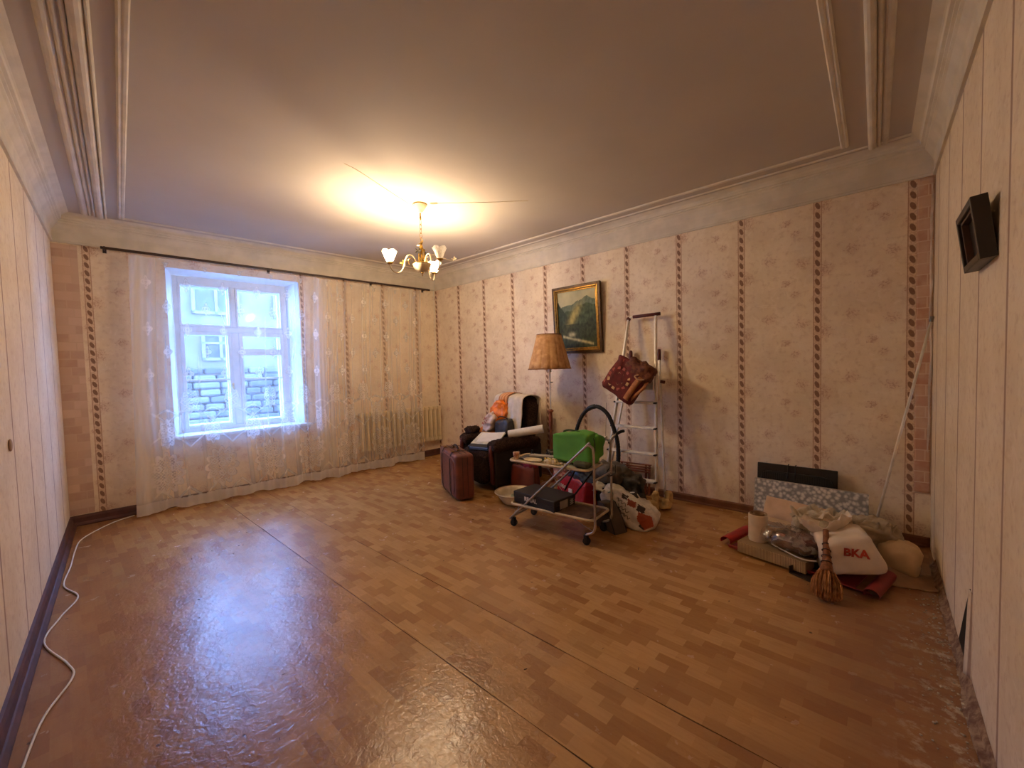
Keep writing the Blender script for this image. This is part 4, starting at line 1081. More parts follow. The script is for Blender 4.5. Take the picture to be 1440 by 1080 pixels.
for x, y in ((-.41, -.17), (-.41, .17), (.345, -.17), (.345, .17)):
    b = B(); cyl(b, (x + .004, y, .033), .032, .024, 20, (R(90), 0, R(12))); wh = obj('castor_wheel', b, RUB, trl, 'auto')
    b = B(); box(b, (x, y - .016, .05), (.03, .004, .055), bev=.001); box(b, (x, y + .016, .05), (.03, .004, .055), bev=.001); box(b, (x, y, .078), (.032, .036, .008)); cyl(b, (x, y, .088), .008, .02, 10); obj('castor_fork', b, BLACK, wh)
# black box with white lettering on the lower tray
bx = thing('black_box', 'flat black cardboard box with white lettering on the lower tray of the trolley', 'box', tuple(tw(-.17, -.005, .214)), TA + R(-9))
BXM = simple('matt_black_card', (36, 33, 32), .5)
b = B(); box(b, (0, 0, .046), (.50, .30, .092), bev=.003, seg=1); bb = obj('base', b, BXM, bx)
b = B(); box(b, (0, 0, .078), (.506, .306, .05), bev=.003, seg=1); obj('lid', b, BXM, bx)
b = text_bm('REGAL', .052, .0006); bmesh.ops.rotate(b, verts=b.verts[:], matrix=Matrix.Rotation(R(90), 3, 'X')); bmesh.ops.translate(b, verts=b.verts[:], vec=(-.03, -.1545, .055)); obj('lettering', b, simple('white_print', (235, 232, 226), .6), bx)
b = B(); box(b, (.2545, -.02, .05), (.0015, .11, .07)); obj('paper_label', b, simple('grey_label', (168, 160, 150), .6), bx)
b = B(); [box(b, (.2545, .09 + .008 * (i % 2), .025 + .009 * i), (.0012, .04, .004)) for i in range(6)]; obj('fine_print', b, simple('white_print', (235, 232, 226), .6), bx)
slabt('stick', 'white flat stick lying on the black box', 'stick', tuple(tw(-.12, .10, .311)), (.15, .012, .006), (0, 0, TA - R(12)), WHITE)
slabt('brown_board', 'thin brown board with worn face lying on the lower tray beside the black box', 'board', tuple(tw(.22, -.04, .217)), (.30, .28, .012), (0, 0, TA + R(2)), mat('worn_brown_board', srgb(120, 88, 62), .6, 0, .25, 16))
# things on the upper tray
def up(x, y, z=.62): return tuple(tw(x, y, z))
cu = thing('patterned_cup', 'small cream and orange patterned cup at the left end of the upper tray', 'cup', up(-.41, -.10))
b = B(); lathe(b, [(0, 0), (.018, 0), (.024, .01), (.030, .04), (.031, .07), (.027, .07), (.024, .04), (0, .01)], seg=20); obj('body', b, mat('orange_cream_glaze', srgb(228, 196, 160), .3, 0, .3, 30, c2=srgb(170, 90, 50)), cu, True)
b = B(); tube(b, smoothpts([(.028, 0, .058), (.046, 0, .05), (.046, 0, .025), (.026, 0, .02)], 4), .003, 6); obj('handle', b, CREAM, cu, True)
ca_ = thing('pale_case', 'long pale grey case on the upper tray behind the dish', 'case', up(-.20, .04), TA + R(14))
b = B(); box(b, (0, 0, .02), (.26, .07, .036), bev=.01); obj('body', b, simple('pale_grey_case', (176, 166, 150), .5), ca_)
b = B(); box(b, (0, 0, .02), (.264, .073, .004)); obj('seam', b, BLACK, ca_)
for k, (x, y, h) in enumerate(((-.335, .06, .055), (-.20, .125, .06))):
    bo = thing('dark_bottle', ('small dark bottle beside the patterned cup on the tray', 'small dark bottle behind the pale case on the tray')[k], 'bottle', up(x, y))
    b = B(); lathe(b, [(0, 0), (.017, 0), (.019, .01), (.019, h * .6), (.009, h * .8), (.009, h), (0, h)], seg=16); obj('body', b, simple('dark_bottle_glass', (24, 20, 22), .15), bo, True)
    b = B(); cyl(b, (0, 0, h + .006), .011, .014, 12); obj('cap', b, BLACK, bo)
sbw = thing('sugar_bowl', 'metal sugar bowl with dark openwork on the upper tray', 'bowl', up(-.13, .12))
b = B(); lathe(b, [(0, 0), (.030, 0), (.032, .006), (.040, .03), (.052, .06), (.056, .075), (.052, .078), (.047, .06), (.036, .03), (0, .01)], seg=24); obj('body', b, mat('tarnished_metal', srgb(150, 134, 110), .35, .7, .25, 18), sbw, True)
b = B(); [box(b, (.047 * math.cos(k * PI / 4), .047 * math.sin(k * PI / 4), .045), (.008, .02, .022), rot=(0, 0, k * PI / 4), bev=.002) for k in range(8)]; obj('openwork', b, BLACK, sbw)
slabt('black_tray', 'low black tray lying under the small bottles on the trolley', 'tray', up(-.30, .03, .625), (.24, .18, .008), (0, 0, TA + R(8)), BLACK)
di = thing('shallow_dish', 'shallow cream oval dish at the front of the upper tray', 'dish', up(-.22, -.10))
b = B(); lathe(b, [(0, .004), (.05, .004), (.085, .018), (.088, .022), (.084, .022), (.05, .009), (0, .008)], seg=28); o = obj('dish', b, simple('cream_glaze', (222, 200, 156), .25), di, True); o.scale = (1.15, .75, 1)
pk = thing('biscuit_packet', 'crumpled cream packet with golden pieces in the middle of the upper tray', 'packet', up(-.03, -.09))
b = B(); blob(b, (0, 0, .02), (.13, .08, .045), .7, .7, .012, 18, 61, zmin=.001); obj('wrapper', b, simple('cream_wrapper', (232, 212, 168), .5), pk, True)
for k in range(6):
    b = B(); box(b, (-.05 + .022 * k, -.02 + .01 * (k % 2), .047), (.016, .012, .008), rot=(R(20), R(30), R(k * 40)), bev=.002); obj('gold_piece', b, GOLDL, pk)
pk2 = thing('gilt_trinket', 'golden trinkets on the upper tray right below the green bag', 'trinket', up(.09, -.115))
for k in range(5):
    b = B(); box(b, (-.03 + .018 * k, .012 * (k % 2), .014 + .004 * (k % 3)), (.018, .02, .02), rot=(R(20 * k), R(30), R(k * 50)), bev=.004); obj('piece', b, GOLDL if k % 2 else CREAM, pk2)
# green bag
gb = thing('green_bag', 'bright green fabric bag standing on the trolley upper tray', 'bag', up(.14, .05, .625), TA + R(-10))
GRN = mat('green_fabric', srgb(90, 160, 58), .8, 0, .1, 5, .35, 30)
def gf(v):
    z = (v.z + .14) / .28
    v.x = v.x * (1.06 - .14 * z) - .01 * z
    v.z += .018 * math.sin(v.x * 9 + .5) * max(0, z)
    return v
b = B(); blob(b, (0, 0, .14), (.43, .19, .28), .22, .3, .012, 6, 71, f=gf, nu=56, nv=32, ridge=False); obj('body', b, GRN, gb, True)
b = B(); blob(b, (.14, .09, .15), (.20, .16, .23), .5, .5, .014, 6, 73, ridge=False); obj('rear_pocket', b, GRN, gb, True)
b = B(); tube(b, smoothpts([(-.12, -.01, .272), (-.05, -.02, .292), (.05, -.015, .288), (.12, 0, .27)], 5), .008, 6); obj('handle', b, simple('dark_green_webbing', (38, 66, 30), .8), gb, True)
b = B(); tube(b, smoothpts([(.20, -.06, .02), (.22, -.02, .10), (.215, .0, .2), (.17, .02, .268)], 5), .004, 6); obj('zip', b, BLACK, gb, True)
b = B(); blob(b, up(.27, -.06, .645), (.15, .11, .05), .6, .6, .008, 15, 75, zmin=.622); tag(obj('olive_pouch', b, simple('olive_cloth', (82, 80, 50), .8), smooth=True), 'flat olive pouch at the right end of the upper tray under the green bag', 'pouch')
b = B(); tube(b, smoothpts([tuple(tw(.43, .2, .60)), tuple(tw(.40, .16, .56)), tuple(tw(.43, .1, .53)), tuple(tw(.46, .18, .54)), tuple(tw(.44, .24, .60))], 5), .006, 6); tag(obj('hanging_strap', b, BLACK, smooth=True), 'black strap looped round the right posts of the trolley', 'strap')

# ------------------------------------------------------------------ basin, brown bag, floor clutter
ba = thing('enamel_basin', 'cream enamel basin on the floor left of the trolley', 'basin', (2.80, -1.17, 0))
b = B(); lathe(b, [(0, .004), (.12, .002), (.14, .012), (.185, .085), (.20, .118), (.222, .124), (.222, .129), (.198, .126), (.18, .09), (.136, .02), (0, .014)], seg=40); obj('bowl', b, simple('cream_enamel_glaze', (222, 208, 178), .25), ba, True)
b = B(); tube(b, [(.222 * math.cos(k * PI / 24), .222 * math.sin(k * PI / 24), .1265) for k in range(48)], .004, 6, True); obj('rolled_rim', b, CREAM, ba, True)
b = B(); lathe(b, [(0, 0), (.035, 0), (.042, .02), (.045, .085), (.041, .085), (.036, .02), (0, .012)], (2.84, -1.22, .022), 20); tag(obj('pale_green_pot', b, simple('pale_green_glaze', (178, 186, 160), .4), smooth=True), 'pale green pot standing inside the enamel basin', 'pot')
bg = thing('brown_leather_bag', 'upright red brown leather bag between the armchair and the enamel basin', 'bag', (2.70, -.87, 0), R(4))
BRL = mat('red_brown_leather', srgb(112, 44, 24), .4, 0, .2, 7, .3, 70)
def bgf(v):
    z = (v.z + .17) / .34; v.y *= 1.15 - .45 * z; v.x *= 1 - .06 * z; return v
b = B(); blob(b, (0, 0, .175), (.38, .15, .35), .2, .3, .01, 6, 81, f=bgf, nu=48, nv=26, ridge=False); obj('body', b, BRL, bg, True)
b = B(); tube(b, smoothpts([(-.16, -.055, .02), (-.165, -.058, .18), (-.15, -.045, .345), (0, -.04, .352), (.15, -.045, .345), (.165, -.058, .18), (.16, -.055, .02)], 5), .004, 6); obj('piping', b, LEATHD, bg, True)
b = B(); tube(b, smoothpts([(-.09, -.02, .34), (-.10, -.02, .43), (-.08, -.01, .50), (-.06, 0, .43), (-.05, 0, .34)], 5), .010, 8); obj('handle', b, simple('dark_red_handle', (92, 26, 22), .4), bg, True)
b = B(); blob(b, (.06, .02, .37), (.18, .10, .12), .8, .8, .03, 12, 83); obj('magenta_cloth', b, simple('magenta_cloth', (150, 34, 62), .8), bg, True)
# red shopping bag with white print, foil bag in it
rb = thing('red_shopping_bag', 'red shopping bag with white print behind the trolley', 'bag', (3.44, -.86, 0), R(-20))
def rbf(v):
    z = (v.z + .17) / .34; v.y *= 1.1 - .25 * z; return v
b = B(); blob(b, (0, 0, .165), (.50, .26, .33), .25, .3, .02, 7, 91, f=rbf, nu=52, nv=26); obj('body', b, plastic('red_polythene', (168, 26, 32)), rb, True)
for k in range(5):
    b = B(); box(b, (-.20 + .035 * k, -.142, .235 - .004 * k), (.012, .012, .04), bev=.002); obj('white_print', b, simple('white_print', (235, 232, 226), .6), rb)
b = B(); box(b, (.04, -.146, .20), (.06, .012, .055), bev=.002); obj('white_panel', b, simple('white_print', (235, 232, 226), .6), rb)
b = B(); blob(b, (3.50, -.87, .385), (.36, .22, .17), .7, .7, .035, 11, 93, rot=(0, R(10), R(-20)), nu=48, nv=28)
tag(obj('foil_bag', b, mat('blue_silver_foil', srgb(120, 134, 158), .22, .55, .3, 16, .6, 30, c2=srgb(40, 50, 76)), smooth=True), 'crinkled blue and silver foil bag on top of the red shopping bag', 'bag')
b = B(); blob(b, (3.22, -.84, .37), (.18, .16, .18), .7, .7, .03, 12, 95, rot=(0, R(-10), 0)); tag(obj('floral_cloth_bundle', b, mat('floral_cloth', srgb(206, 170, 140), .8, 0, .3, 34, c2=srgb(160, 60, 56)), smooth=True), 'beige and red floral cloth bundle beside the foil bag', 'cloth')
b = B(); blob(b, (3.02, -.60, .03), (.34, .26, .12), .8, .8, .03, 9, 96, zmin=.002); tag(obj('beige_cloth_heap', b, simple('beige_cloth', (160, 134, 106), .9), smooth=True), 'beige cloth heap at the foot of the floor lamp', 'cloth')
# dark clothes heap
GRC = mat('grey_fleece', srgb(104, 94, 84), .9, 0, .25, 9, .4, 60); BKC = mat('black_knit', srgb(26, 24, 24), .9, 0, .2, 12, .4, 60)
b = B(); blob(b, (3.86, -.80, .20), (.36, .32, .42), .6, .7, .04, 7, 101, zmin=.002, nu=44, nv=26); tag(obj('dark_clothes_heap', b, BKC, smooth=True), 'heap of black clothes on the floor at the ladder foot', 'clothes')
b = B(); blob(b, (3.82, -.88, .43), (.34, .26, .15), .7, .7, .035, 9, 103, rot=(0, R(8), R(-20)), nu=44); tag(obj('grey_fleece', b, GRC, smooth=True), 'grey fleece garment on top of the dark clothes heap', 'clothes')
b = B(); blob(b, (4.00, -.84, .35), (.26, .22, .14), .7, .7, .04, 10, 105, rot=(0, R(14), 0), nu=44); tag(obj('black_garment', b, mat('grey_black_cloth', srgb(86, 78, 72), .9, 0, .4, 9, .4, 50, c2=(.01, .01, .01)), smooth=True), 'black and grey garment hanging off the heap towards the ladder', 'clothes')
b = B(); blob(b, (4.03, -.90, .24), (.26, .24, .16), .7, .7, .035, 9, 107, nu=44); tag(obj('charcoal_sweater', b, mat('charcoal_cloth', srgb(62, 56, 52), .9, 0, .3, 9, .4, 50), smooth=True), 'charcoal sweater sagging above the white printed bag', 'clothes')
b = B(); tube(b, smoothpts([(4.07, -.98, .30), (4.13, -.99, .31), (4.16, -.97, .26), (4.15, -.97, .2)], 5), .007, 6); tag(obj('white_strap', b, WHITE, smooth=True), 'short white strap at the edge of the clothes heap', 'strap')
# grey upright case
gc = thing('grey_fabric_case', 'grey wedge shaped fabric case with black piping standing right of the trolley', 'bag', (3.99, -1.19, 0), R(-22))
GYF = simple('grey_case_fabric', (92, 78, 66), .8)
b = B(); prism(b, [(-.15, 0), (.13, 0), (.07, .12), (-.03, .24), (-.12, .24)], -.07, .07, lambda x, z, d: (x, d, z)); bmesh.ops.bevel(b, geom=b.edges[:], offset=.012, segments=2, profile=.5, affect='EDGES'); obj('body', b, GYF, gc, 'auto')
b = B()
for y in (-.067, .067): tube(b, [(-.143, y, .008), (-.115, y, .235), (-.03, y, .237), (.066, y, .118), (.123, y, .008)], .005, 6)
obj('piping', b, BLACK, gc, True)
b = B(); blob(b, (3.93, -1.10, .10), (.22, .22, .20), .7, .7, .02, 9, 109, zmin=.002); tag(obj('black_bag', b, plastic('black_polythene', (24, 22, 24)), smooth=True), 'black plastic bag in the shadow between trolley and grey case', 'bag')
# white printed plastic bag
wpb = thing('white_printed_bag', 'white plastic bag with dog picture and dark script lying in front of the ladder', 'bag', (4.06, -.99, 0), R(14))
BT = R(33)
def wf2(v):
    k = v.x / .30; v.z *= 1 + .22 * k; v.y *= 1 + .2 * k; return v
b = B(); blob(b, (0, 0, .165), (.54, .22, .25), .55, .5, .018, 8, 111, rot=(0, BT, 0), f=wf2, zmin=.003, nu=64, nv=40); obj('bag', b, plastic('white_polythene', (236, 228, 212)), wpb, True)
b = B(); sheet(b, 20, 8, lambda u, v: Vector((-.22 - .10 * v + .02 * math.sin(u * 14), -.10 + .20 * u, .30 + .03 * math.sin(u * PI) + .03 * v + .02 * math.sin(u * 17 + v * 4)))); thick(b, .002); obj('gathered_neck', b, plastic('white_polythene', (236, 228, 212)), wpb, True)
bpy.context.view_layer.update()
bag_ = [c for c in wpb.children if c.name.startswith('bag')][0]
def onbag(a, h):         # a along the bag axis, h across it; cast on the side that faces the room
    x = a * math.cos(BT) + h * math.sin(BT); z = .165 - a * math.sin(BT) + h * math.cos(BT); d = Vector((0, 1, -.35)).normalized()
    ok, loc, nor, _ = bag_.ray_cast(Vector((x, -.5, z + .35 * .40)), d)
    return loc + nor * .0018 if ok else None
def stroke(pts, w, m, name):
    P_ = [q for q in (onbag(p.x, p.y) for p in smoothpts([(c[0], c[1], 0) for c in pts], 4)) if q]
    if len(P_) > 1: b = B(); tube(b, P_, w, 5); obj(name, b, m, wpb, True)
INK = simple('dark_brown_ink', (60, 34, 26), .7)
for row, (x0, z0, n) in enumerate(((-.13, .04, 9), (-.09, -.005, 10), (-.04, -.045, 9))):
    stroke([(x0 + .013 * k, z0 + .015 * math.sin(k * 2.2 + row)) for k in range(n)], .0028, INK, 'script')
stroke([(-.22 + .012 * k, .03 + .03 * math.sin(k * .7)) for k in range(8)], .004, simple('teal_print', (80, 130, 120), .6), 'teal_print')
def patch(poly, m, name, cell=.008):
    xs = [p[0] for p in poly]; zs = [p[1] for p in poly]; b = B(); g = {}
    def inside(x, z):
        c = False; n = len(poly)
        for i in range(n):
            (x1, z1), (x2, z2) = poly[i], poly[(i + 1) % n]
            if (z1 > z) != (z2 > z) and x < (x2 - x1) * (z - z1) / (z2 - z1) + x1: c = not c
        return c
    def vtx(i, j):
        if (i, j) not in g:
            q = onbag(i * cell, j * cell); g[i, j] = b.verts.new(q) if q else None
        return g[i, j]
    for i in range(int(min(xs) / cell) - 2, int(max(xs) / cell) + 2):
        for j in range(int(min(zs) / cell) - 2, int(max(zs) / cell) + 2):
            if inside((i + .5) * cell, (j + .5) * cell):
                q = [vtx(i, j), vtx(i + 1, j), vtx(i + 1, j + 1), vtx(i, j + 1)]
                if all(q): b.faces.new(q)
    if len(b.faces): obj(name, b, m, wpb, True)
RUST = simple('rust_print', (176, 80, 44), .6); BRN = simple('dark_print', (66, 44, 36), .6)
patch([(-.05, .10), (.03, .12), (.05, .07), (-.02, .05)], RUST, 'picture_patch')
patch([(.09, .06), (.20, .10), (.26, .04), (.22, -.04), (.12, -.01)], RUST, 'picture_patch')
patch([(.05, .12), (.12, .13), (.14, .08), (.07, .06)], BRN, 'picture_patch')
patch([(.16, .02), (.22, .01), (.22, -.05), (.16, -.05)], BRN, 'picture_patch')
patch([(-.12, .11), (-.06, .12), (-.05, .08), (-.10, .07)], BRN, 'picture_patch')

# ------------------------------------------------------------------ right hand pile by the long wall
tv = thing('television', 'black flat television seen from the back, leaning on the long wall behind the grey board', 'television', (5.235, -.125, 0), (R(-7), 0, 0))
b = B(); box(b, (0, 0, .27), (.60, .028, .53), bev=.006); obj('housing', b, BLACK, tv)
b = B(); blob(b, (0, -.018, .25), (.54, .05, .44), .25, .25, nu=40); obj('rear_bulge', b, BLACK, tv, True)
GRL = simple('dark_grille', (12, 12, 12), .6)
for k in range(30):
    if 12 <= k <= 15: continue
    b = B() if k == 0 else None
    if k == 0: box(b, (0, 0, 0), (.008, .006, .06)); g0 = obj('vent_slot', b, GRL, tv, loc=(-.25, -.044, .43))
    else: share('vent_slot', g0.data, tv, (-.25 + .0172 * k, -.044, .43))
for x in (-.055, .0):
    b = B(); tube(b, smoothpts([(x, -.045, .42), (x + .004, -.055, .47), (x, -.03, .53), (x + .004, -.01, .545)], 4), .004, 6); obj('cable_tie', b, RUB, tv, True)
fbm = NT('grey_floral_laminate'); o_ = fbm.obj(); v_ = fbm.vor(o_, 34)[0]; n_ = fbm.noise(o_, 24, 4, .6, 2.5)
FB = fbm.bsdf(fbm.mix(fbm.ramp01(fbm.m_('ADD', v_, fbm.m_('MULTIPLY', n_, .5)), .4, 1.0), srgb(224, 218, 206), srgb(140, 138, 132)), .6)
bd = thing('grey_patterned_board', 'large grey floral patterned board leaning in front of the television', 'board', (5.335, -.262, 0), (R(-9), 0, R(-3)))
b = B(); box(b, (0, 0, .205), (.80, .022, .41), bev=.002, seg=1, rot=(0, 0, 0)); obj('panel', b, FB, bd)
b = B(); box(b, (-.402, 0, .205), (.004, .024, .41)); box(b, (0, 0, .412), (.80, .024, .004)); obj('edge_band', b, simple('pale_edge', (206, 196, 176), .6), bd)
# red half pipe edged tray
RED = simple('red_painted_tin', (186, 40, 38), .4); REDM = simple('faded_red_tin', (150, 46, 44), .5)
rt = thing('red_metal_tray', 'flat red sheet metal tray with rolled ends lying on the floor under the pile', 'tray', (5.33, -.86, 0), R(-13))
b = B(); box(b, (0, 0, .007), (.80, .34, .006)); obj('bottom', b, REDM, rt)
b = B(); box(b, (-.05, -.195, .022), (.70, .045, .005), rot=(R(-48), 0, 0)); obj('front_lip', b, RED, rt)
b = B(); box(b, (.38, -.20, .018), (.22, .05, .005), rot=(R(-35), 0, 0)); obj('front_lip', b, REDM, rt)
def halfpipe(x, y0, y1, m, z=.035, rr=.042):
    b = B(); rows = []
    for k in range(13):
        a = R(-30 + k * 20); rows.append([b.verts.new((x + rr * math.cos(a), y, z + rr * math.sin(a) * .8)) for y in (y0, y1)])
    for i in range(12): b.faces.new((rows[i][0], rows[i][1], rows[i + 1][1], rows[i + 1][0]))
    thick(b, .003); return obj('rolled_end', b, m, rt, 'auto')
halfpipe(-.44, -.16, .22, RED); halfpipe(.50, -.24, .14, REDM)
# ribbed slab
sl = thing('ribbed_slab', 'thick beige slab with ribbed edge on the red tray', 'slab', (5.24, -.90, .012), R(-13))
b = B(); box(b, (0, 0, .045), (.46, .34, .08), bev=.004, seg=1); obj('core', b, mat('grey_beige_fibre', srgb(150, 124, 92), .85, 0, .1, 10), sl)
b = B(); [box(b, (-.225 + .0104 * k, -.171, .045), (.0055, .005, .078)) for k in range(44)]; [box(b, (-.231, -.16 + .0104 * k, .045), (.005, .0055, .078)) for k in range(32)]
obj('ribs', b, simple('pale_ribs', (206, 180, 140), .8), sl)['kind'] = 'stuff'
pr2 = thing('upright_paper_roll', 'short cream paper roll standing on the beige slab', 'roll', (5.095, -.90, .098))
b = B(); prof = [(.062, 0), (.064, .02), (.064, .205)]
lathe(b, [(.0, .002), (.062, .002), (.064, .02), (.064, .205), (.058, .207), (.056, .17), (0, .16)], seg=32, wob=lambda a, z: .02 * math.sin(a * 2 + 1)); obj('roll', b, mat('cream_wallpaper_roll', srgb(224, 206, 180), .75, 0, .06, 20), pr2, 'auto')
b = B(); P_ = [(.064 * math.cos(a) * (1 - .05 * a), .064 * math.sin(a) * (1 - .05 * a)) for a in [k * .3 for k in range(36)]]
g = [[b.verts.new((x, y, z)) for x, y in P_] for z in (.15, .215 )]; [b.faces.new((g[0][i], g[0][i + 1], g[1][i + 1], g[1][i])) for i in range(35)]; thick(b, .0015)
obj('spiral_edge', b, simple('tan_paper_edge', (176, 138, 100), .8), pr2, 'auto')
cf = thing('cream_cardboard_sheet', 'pale pink cardboard sheet leaning against the grey board', 'cardboard', (5.32, -.56, .10), (R(-32), R(3), R(-7)))
b = B(); sheet(b, 20, 12, lambda u, v: Vector(((u - .5) * .56, .006 * noise.noise(Vector((u * 6, v * 4, 9))) * 3, v * .24))); thick(b, .004); obj('sheet', b, mat('pinkish_card', srgb(216, 182, 148), .8, 0, .08, 9), cf, True)
b = B(); sheet(b, 20, 10, lambda u, v: Vector(((u - .5) * .50 + .02, -.03 - .10 * v + .01 * noise.noise(Vector((u * 6, v * 4, 2))), -.0 + .06 * (1 - v)))); thick(b, .003); obj('folded_flap', b, mat('cream_card', srgb(206, 180, 146), .8, 0, .08, 9), cf, True)
# clear bag with dark contents
cb = thing('clear_plastic_bag', 'clear plastic bag with dark cloth and a pink label on the beige slab', 'bag', (5.36, -.92, .10), R(-22))
b = B(); blob(b, (0, 0, .055), (.32, .22, .10), .7, .7, .022, 11, 121, zmin=.0, nu=48, nv=24); obj('dark_contents', b, mat('dark_brown_cloth', srgb(52, 30, 28), .6, 0, .3, 12, .4, 40, c2=srgb(110, 66, 60)), cb, True)
b = B(); blob(b, (-.04, -.03, .072), (.36, .25, .13), .8, .8, .03, 12, 123, zmin=.0, nu=56, nv=28)
cl = NT('clear_polythene'); tr = cl.n.new('ShaderNodeBsdfTransparent'); gg = cl.n.new('ShaderNodeBsdfGlossy'); gg.inputs['Roughness'].default_value = .15; mx = cl.n.new('ShaderNodeMixShader'); mx.inputs[0].default_value = .28
bn = cl.n.new('ShaderNodeBump'); bn.inputs['Strength'].default_value = .6; cl.link(cl.noise(cl.obj(), 40, 4), bn.inputs['Height']); cl.link(bn.outputs[0], gg.inputs['Normal'])
cl.link(tr.outputs[0], mx.inputs[1]); cl.link(gg.outputs[0], mx.inputs[2]); cl.link(mx.outputs[0], cl.out.inputs[0]); obj('wrapping', b, cl.m, cb, True)
b = B(); blob(b, (-.06, -.065, .082), (.11, .06, .05), .9, .9, nu=20, nv=10); obj('pink_label', b, simple('pink_label', (196, 96, 78), .5), cb, True)
b = B(); tube(b, smoothpts([(-.13, -.11, .02), (-.02, -.13, .012), (.10, -.14, .006), (.17, -.10, .01)], 5), .005, 6); obj('pale_edge', b, WHITE, cb, True)
# rubbish sacks
SACK = mat('white_woven_sack', srgb(232, 216, 196), .75, 0, .06, 8, .2, 50)
s1_ = thing('white_rubbish_sack', 'big white sack with red letters slumped over the right end of the pile', 'sack', (5.63, -.93, .14), (R(-6), R(-14), R(20)))
def s1f(v):
    z = (v.z + .13) / .26; v.x *= 1.1 - .25 * z; v.y *= 1.05 - .15 * z; return v
b = B(); blob(b, (0, 0, .05), (.34, .36, .26), .28, .30, .012, 6, 131, f=s1f, nu=56, nv=32, ridge=False); sk = obj('sack', b, SACK, s1_, True)
bpy.context.view_layer.update()
RL = simple('red_letter_print', (190, 66, 44), .7)
for s_, dx, dz, sz in (('BKA', .022, .066, .07), ('ВКУ', .02, .165, .0)):
    if not sz: continue
    tb_ = text_bm(s_, sz, .0)
    bmesh.ops.rotate(tb_, verts=tb_.verts[:], matrix=Matrix.Rotation(R(90), 3, 'X')); bmesh.ops.rotate(tb_, verts=tb_.verts[:], matrix=Matrix.Rotation(R(14), 3, 'Y'))
    for v in tb_.verts:
        ok, loc, nor, _ = sk.ray_cast(Vector((v.co.x + dx, -.6, v.co.z + dz)), Vector((0, 1, 0)))
        v.co = loc + nor * .006 if ok else Vector((v.co.x + dx, -.15, v.co.z + dz))
    obj('lettering', tb_, RL, s1_)
def collar(c, r0, r1, h, k, n=60, m=9, sq=.7):
    b = B(); rows = []
    for j in range(m):
        t_ = j / (m - 1); row = []
        for i in range(n):
            a = 2 * PI * i / n
            q = Vector((math.cos(a) * 2.2, math.sin(a) * 2.2, k + t_ * .8)); w = 1 - 2 * abs(noise.noise(q)); w2 = noise.noise(q * 2.7)
            r = (r0 + (r1 - r0) * t_) * (1 + .22 * t_ * (w - .4) + .10 * w2)
            z = h * t_ * (.75 + .9 * max(0, noise.noise(q * 1.3 + Vector((9, 9, 9)))) * t_) - .5 * h * (t_ ** 3) * max(0, noise.noise(q * .8 + Vector((3, 0, 3)))) * 2
            row.append(b.verts.new((c[0] + r * math.cos(a), c[1] + r * math.sin(a) * sq, c[2] + z)))
        rows.append(row)
    for j in range(m - 1):
        for i in range(n): b.faces.new((rows[j][i], rows[j][(i + 1) % n], rows[j + 1][(i + 1) % n], rows[j + 1][i]))
    return thick(b, .0015)
obj('crumpled_mouth', collar((-.04, .10, .15), .10, .15, .11, 3.3), SACK, s1_, True)
GP = plastic('grey_clear_polythene', (206, 190, 164), .3)
def spiky(c, s, k, n=5):
    b = B(); blob(b, c, s, .8, .8, .05, 8, k, nu=56, nv=36, zmin=.004)
    rs = random.Random(k)
    for i in range(n):
        a = rs.uniform(0, 2 * PI); p = Vector(c) + Vector((s[0] * .33 * math.cos(a), s[1] * .33 * math.sin(a), s[2] * .28)); q = p + Vector((.05 * math.cos(a), .05 * math.sin(a), rs.uniform(.06, .11)))
        w = Vector((-math.sin(a), math.cos(a), 0)) * rs.uniform(.025, .04)
        vs = [b.verts.new(x) for x in (p - w, p + w, q, p - w * .4 + Vector((0, 0, .03)), p + Vector((.03 * math.cos(a), .03 * math.sin(a), -.01)))]
        b.faces.new((vs[0], vs[1], vs[2])); b.faces.new((vs[0], vs[2], vs[4])); b.faces.new((vs[1], vs[2], vs[4]))
    return b
cfb = spiky((5.48, -.66, .20), (.32, .22, .18), 141, 7); cfo = obj('crumpled_film', cfb, GP, smooth=True)
obj('torn_rim', collar((5.45, -.66, .22), .09, .16, .13, 7.1), GP, cfo, True)
tag(cfo, 'crumpled translucent plastic film with torn tips in front of the grey board', 'plastic film')
tag(obj('crumpled_film', spiky((5.76, -.56, .18), (.26, .22, .24), 145, 4), plastic('tan_polythene', (176, 156, 128), .4), smooth=True), 'crumpled tan plastic film behind the sack by the green sweeper joint', 'plastic film')
b = B(); blob(b, (5.90, -.64, .10), (.22, .26, .20), .7, .7, .02, 6, 151, zmin=.003, nu=40); tag(obj('cream_cloth_bag', b, mat('cream_cotton', srgb(216, 188, 148), .85, 0, .08, 8, .2, 40), smooth=True), 'soft cream cloth bag at the right end of the pile', 'bag')
b = B(); sheet(b, 16, 10, lambda u, v: Vector((5.84 + .25 * u, -.93 + .26 * v + .08 * u, .006 + .07 * max(0, (1 - u * 1.3)) * math.sin(v * PI) + .006 * noise.noise(Vector((u * 6, v * 6, 0)))))); thick(b, .003)
tag(obj('tan_paper_scrap', b, simple('tan_paper', (170, 136, 104), .85), smooth=True), 'flat tan paper scrap on the floor at the far right of the pile', 'paper')
# dustpan
dp = thing('dustpan', 'dark brown dustpan on the floor beside the straw broom', 'dustpan', (5.45, -1.08, 0), R(-25))
b = B(); box(b, (0, 0, .006), (.17, .20, .005)); box(b, (-.085, 0, .03), (.004, .20, .05)); box(b, (.085, 0, .03), (.004, .20, .05)); box(b, (0, .10, .035), (.17, .004, .06)); obj('pan', b, simple('dark_brown_tin', (56, 42, 32), .5), dp)
b = B(); tube(b, [(0, .10, .04), (0, .22, .075)], .012, 8); obj('handle', b, DARKW, dp, True)
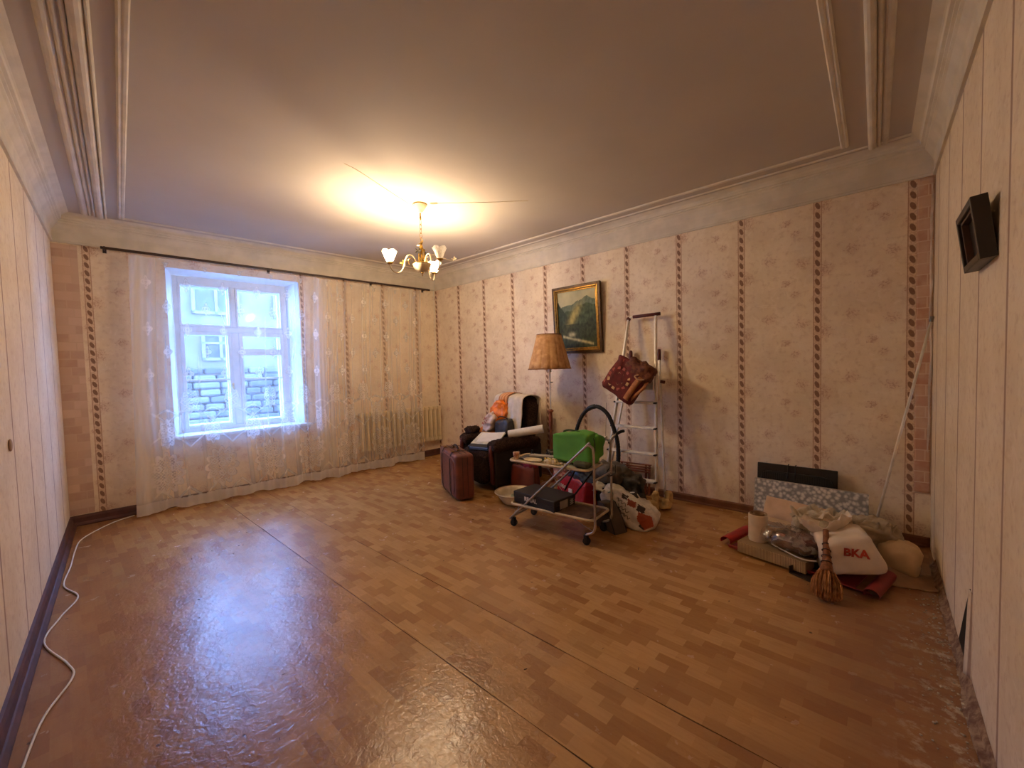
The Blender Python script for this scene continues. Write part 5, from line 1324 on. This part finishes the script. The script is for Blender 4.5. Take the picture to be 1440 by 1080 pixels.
# straw broom
br_ = thing('straw_broom', 'short straw hand broom lying against the front of the pile', 'broom')
STRAW = mat('brown_straw', srgb(204, 142, 82), .8, 0, .25, 30, c2=srgb(146, 92, 48))
A_, N_, T_ = Vector((5.555, -1.40, .045)), Vector((5.545, -1.22, .145)), Vector((5.525, -1.02, .32))
b = B(); rs = random.Random(5)
axis = (N_ - A_).normalized(); sx_ = Vector((1, 0, 0)); up_ = axis.cross(sx_).normalized()
for k in range(210):
    a = rs.uniform(0, 2 * PI); q = math.sqrt(rs.random()); r0 = .024 * q; r1 = .082 * q
    e = A_ + sx_ * math.cos(a) * r1 * 1.0 + up_ * math.sin(a) * r1 * .6 - axis * (.03 * (1 - q * q))
    if e.z < .004: e.z = .004
    s0 = N_ + sx_ * math.cos(a) * r0 + up_ * math.sin(a) * r0
    mid = s0.lerp(e, .55) + (sx_ * math.cos(a) + up_ * math.sin(a) * .6) * .022 * q
    if mid.z < .006: mid.z = .006
    tube(b, smoothpts([s0, mid, e], 2), [.0022, .0026, .0026, .002, .0013], 4)
obj('bristles', b, STRAW, br_, True)['kind'] = 'stuff'
b = B(); tube(b, smoothpts([N_ - axis * .05, N_, N_ + axis * .05, T_.lerp(N_, .5), T_], 4), [.044, .042, .04, .037, .034, .032, .030, .029, .027, .024, .022, .021, .020, .019, .018, .018, .017], 12); obj('bound_handle', b, mat('straw_binding', srgb(150, 92, 52), .7, 0, .2, 40, .5, 90), br_, True)
b = B()
for k in range(4):
    p = N_.lerp(T_, .12 + .16 * k); r_ = .029 - .0026 * k; dv = (T_ - N_).normalized(); u_ = dv.orthogonal().normalized(); w_ = dv.cross(u_)
    tube(b, [p + r_ * (math.cos(i * PI / 8) * u_ + math.sin(i * PI / 8) * w_) for i in range(16)], .003, 5, True)
obj('binding', b, DARKW, br_, True)
# pole
po_ = thing('mop_pole', 'thin white mop pole leaning in the right corner with a green joint at its foot', 'pole')
Q0, Q1 = Vector((5.765, -.42, .17)), Vector((6.075, -.22, 1.775))
b = B(); tube(b, [Q0, Q1], .009, 10); obj('pole', b, simple('white_enamelled_tube', (236, 230, 220), .35), po_, True)
b = B(); tube(b, [Q1 - (Q1 - Q0).normalized() * .03, Q1 + (Q1 - Q0).normalized() * .01], .012, 10); obj('end_cap', b, simple('grey_cap', (150, 140, 128), .5), po_, True)
dq = (Q1 - Q0).normalized(); b = B(); tube(b, [Q0 - dq * .10, Q0 - dq * .06, Q0 + dq * .01], [.024, .022, .015], 12); obj('green_joint', b, simple('green_plastic', (30, 110, 56), .4), po_, True)
b = B(); box(b, (5.74, -.43, .035), (.30, .08, .05), rot=(0, 0, R(10)), bev=.012); obj('mop_head', b, simple('green_plastic', (30, 110, 56), .4), po_)
